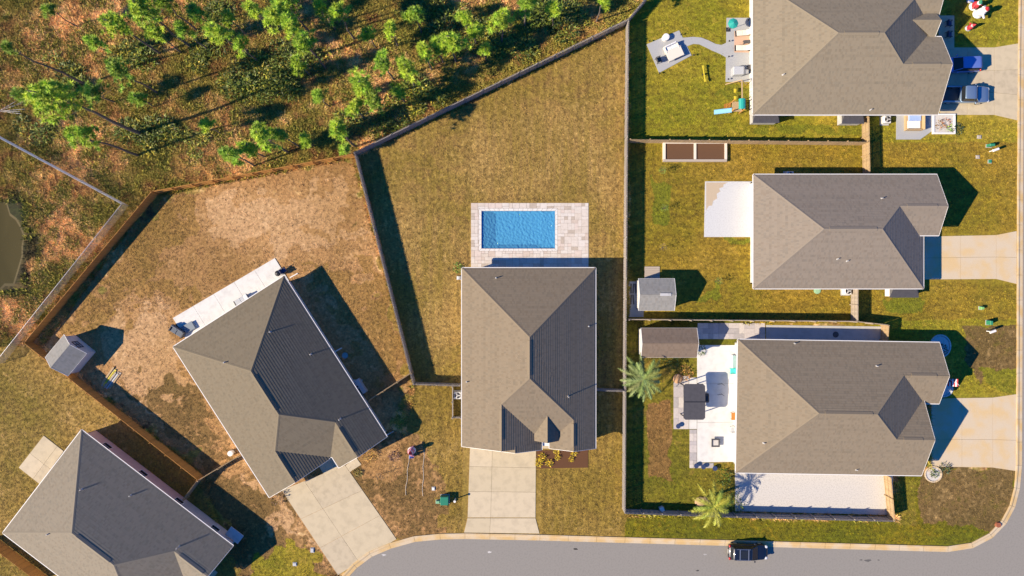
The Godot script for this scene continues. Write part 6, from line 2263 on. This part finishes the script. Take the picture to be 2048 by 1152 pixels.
	mailbox("white mailbox on the lawn of the amber lawn house", 1979, 303, M.white)
	mailbox("white mailbox on the brown turf of the corner house", 1973, 662, M.white)
	t = thing("marker_post", "white marker post beside the green transformer", "post", G(911, 997))
	st = Build.new()
	st.tube(Vector3.ZERO, Vector3(0, 1.2, 0), 0.07, 0.07, 8)
	st.tube(Vector3(0, 1.2, 0), Vector3(0, 1.26, 0), 0.16, 0.14, 10)
	put("post", st.mesh(), M.white, t)
	st = Build.new()
	st.tube(Vector3(0, 0.0, 0), Vector3(0, 0.25, 0), 0.36, 0.3, 14)
	var hyd := put("valve_cover", st.mesh(), mat(Color(0.3, 0.1, 0.05), 0.7), self)
	tag(hyd, "round rust red valve cover on the turf at the street corner", "valve cover")
	hyd.position = G(1995, 1049)
	inflatable("red capped white and pink inflatable figure in the worn front yard", 824, 900, 2.0, M.pink, M.white, M.red)
	inflatable("small blue and white inflatable figure in the worn front yard", 823, 911, 1.1, M.blue, M.white, M.blue)
	inflatable("tall white and red inflatable figure on the lawn by the porch", 1952, 30, 2.4, M.white, M.white, M.red)
	inflatable("green and white inflatable figure on the lawn by the porch", 1943, 15, 2.0, M.red, M.white, M.green)
	inflatable("blue inflatable figure on the lawn by the porch", 1937, 2, 1.5, M.blue, M.cushion, M.blue)
	inflatable("small red inflatable figure at the edge of the porch shade", 1934, 58, 1.5, M.red, M.cushion, M.red)
	for k in [[818, 913, 811, 990, "white cord running down the worn front yard below the inflatable figures"], [848, 900, 845, 992, "white cord running down the worn front yard beside the dormant lawn"]]:
		st = Build.new()
		var a := G(k[0], k[1]) + Vector3(0, 0.05, 0)
		var b := G(k[2], k[3]) + Vector3(0, 0.05, 0)
		for i in 8:
			st.tube(a.lerp(b, i / 8.0) + Vector3(0.06 * sin(i * 1.7), 0, 0), a.lerp(b, (i + 1) / 8.0) + Vector3(0.06 * sin((i + 1) * 1.7), 0, 0), 0.022, 0.022, 5)
		var o := put(numbered("ground_cord"), st.mesh(), M.cream, self)
		tag(o, k[4], "cord")
	# hose reel and downspouts at the pool house
	t = thing("hose_reel", "white hose reel at the corner of the pool house", "hose reel", G(918, 556))
	st = Build.new()
	st.tube(Vector3(0, 0.4, -0.2), Vector3(0, 0.4, 0.2), 0.25, 0.25, 14)
	put("drum", st.mesh(), M.cushion, t)
	legs(t, 0.2, 0.22, 0.4, M.white)
	for p in [[588, 551, "white downspout outlet at the rear corner of the angled house"], [676, 700, "white downspout outlet beside the teal lid"], [779, 867, "pale downspout outlet at the front corner of the angled house"]]:
		t = thing("downspout", p[2], "downspout", G(p[0], p[1]), 0.5)
		part(t, "outlet", Vector3(0, 0.06, 0), Vector3(1.1, 0.1, 0.13), M.white)

func build_porch_things() -> void:
	for p in [[1893, 50], [1893, 72]]:
		chair("dark porch chair in the shade of the tan house", p[0], p[1], 0.0, M.dark, M.navy, 0.1, "porch chairs of the tan house")
	# items stored beside the grey shed
	for i in 5:
		var t := thing("stacked_board", "dark board leaning in the strip behind the grey shed", "board", G(1262 + (i % 3) * 4.5, 577 + (i / 3) * 22.0) + Vector3(0, 0.05, 0), rng.randf_range(-0.08, 0.08), "dark boards stored behind the grey shed")
		part(t, "board", Vector3(0, 0.03, 0), Vector3(0.17, 0.06, 1.2), M.charcoal, 0.0)

# ---------------------------------------------------------------- the scene
func _ready() -> void:
	rng.seed = 7
	# camera: straight down from the drone
	var cam := Camera3D.new()
	cam.name = "camera"
	cam.fov = 45.0
	cam.near = 0.5
	cam.far = 3000.0
	cam.position = Vector3(0, EYE, 0)
	cam.rotation_degrees = Vector3(-90, 0, 0)
	add_child(cam)
	cam.current = true
	# clear winter sky
	var env := Environment.new()
	env.background_mode = Environment.BG_SKY
	var sky := Sky.new()
	var sm := ProceduralSkyMaterial.new()
	sm.sky_top_color = Color(0.10, 0.40, 0.74)
	sm.sky_horizon_color = Color(0.30, 0.58, 0.86)
	sm.ground_bottom_color = Color(0.2, 0.18, 0.14)
	sm.ground_horizon_color = Color(0.5, 0.55, 0.55)
	sm.sky_curve = 0.12
	sm.sun_angle_max = 10.0
	sky.sky_material = sm
	env.sky = sky
	env.background_energy_multiplier = 0.64
	env.tonemap_mode = Environment.TONE_MAPPER_LINEAR
	env.tonemap_exposure = 1.6
	env.sdfgi_enabled = true
	env.ssao_enabled = true
	env.ssil_enabled = true
	var we := WorldEnvironment.new()
	we.name = "world"
	we.environment = env
	add_child(we)
	# low winter sun
	var sun := DirectionalLight3D.new()
	sun.name = "sun"
	sun.light_energy = 1.6
	sun.light_color = Color(1.0, 0.93, 0.82)
	sun.light_angular_distance = 0.5
	sun.shadow_enabled = true
	sun.transform = Transform3D(Basis.looking_at(SUN_RUN.normalized(), Vector3.UP), Vector3(-40, 60, 15))
	add_child(sun)
	make_materials()
	paint_ground()
	build_ground()
	build_streets()
	build_houses()
	build_sheds()
	build_fences()
	build_pool()
	build_patios()
	build_woods()
	build_grass()
	build_yard_plants()
	build_vehicles()
	build_yard_things()
	build_porch_things()
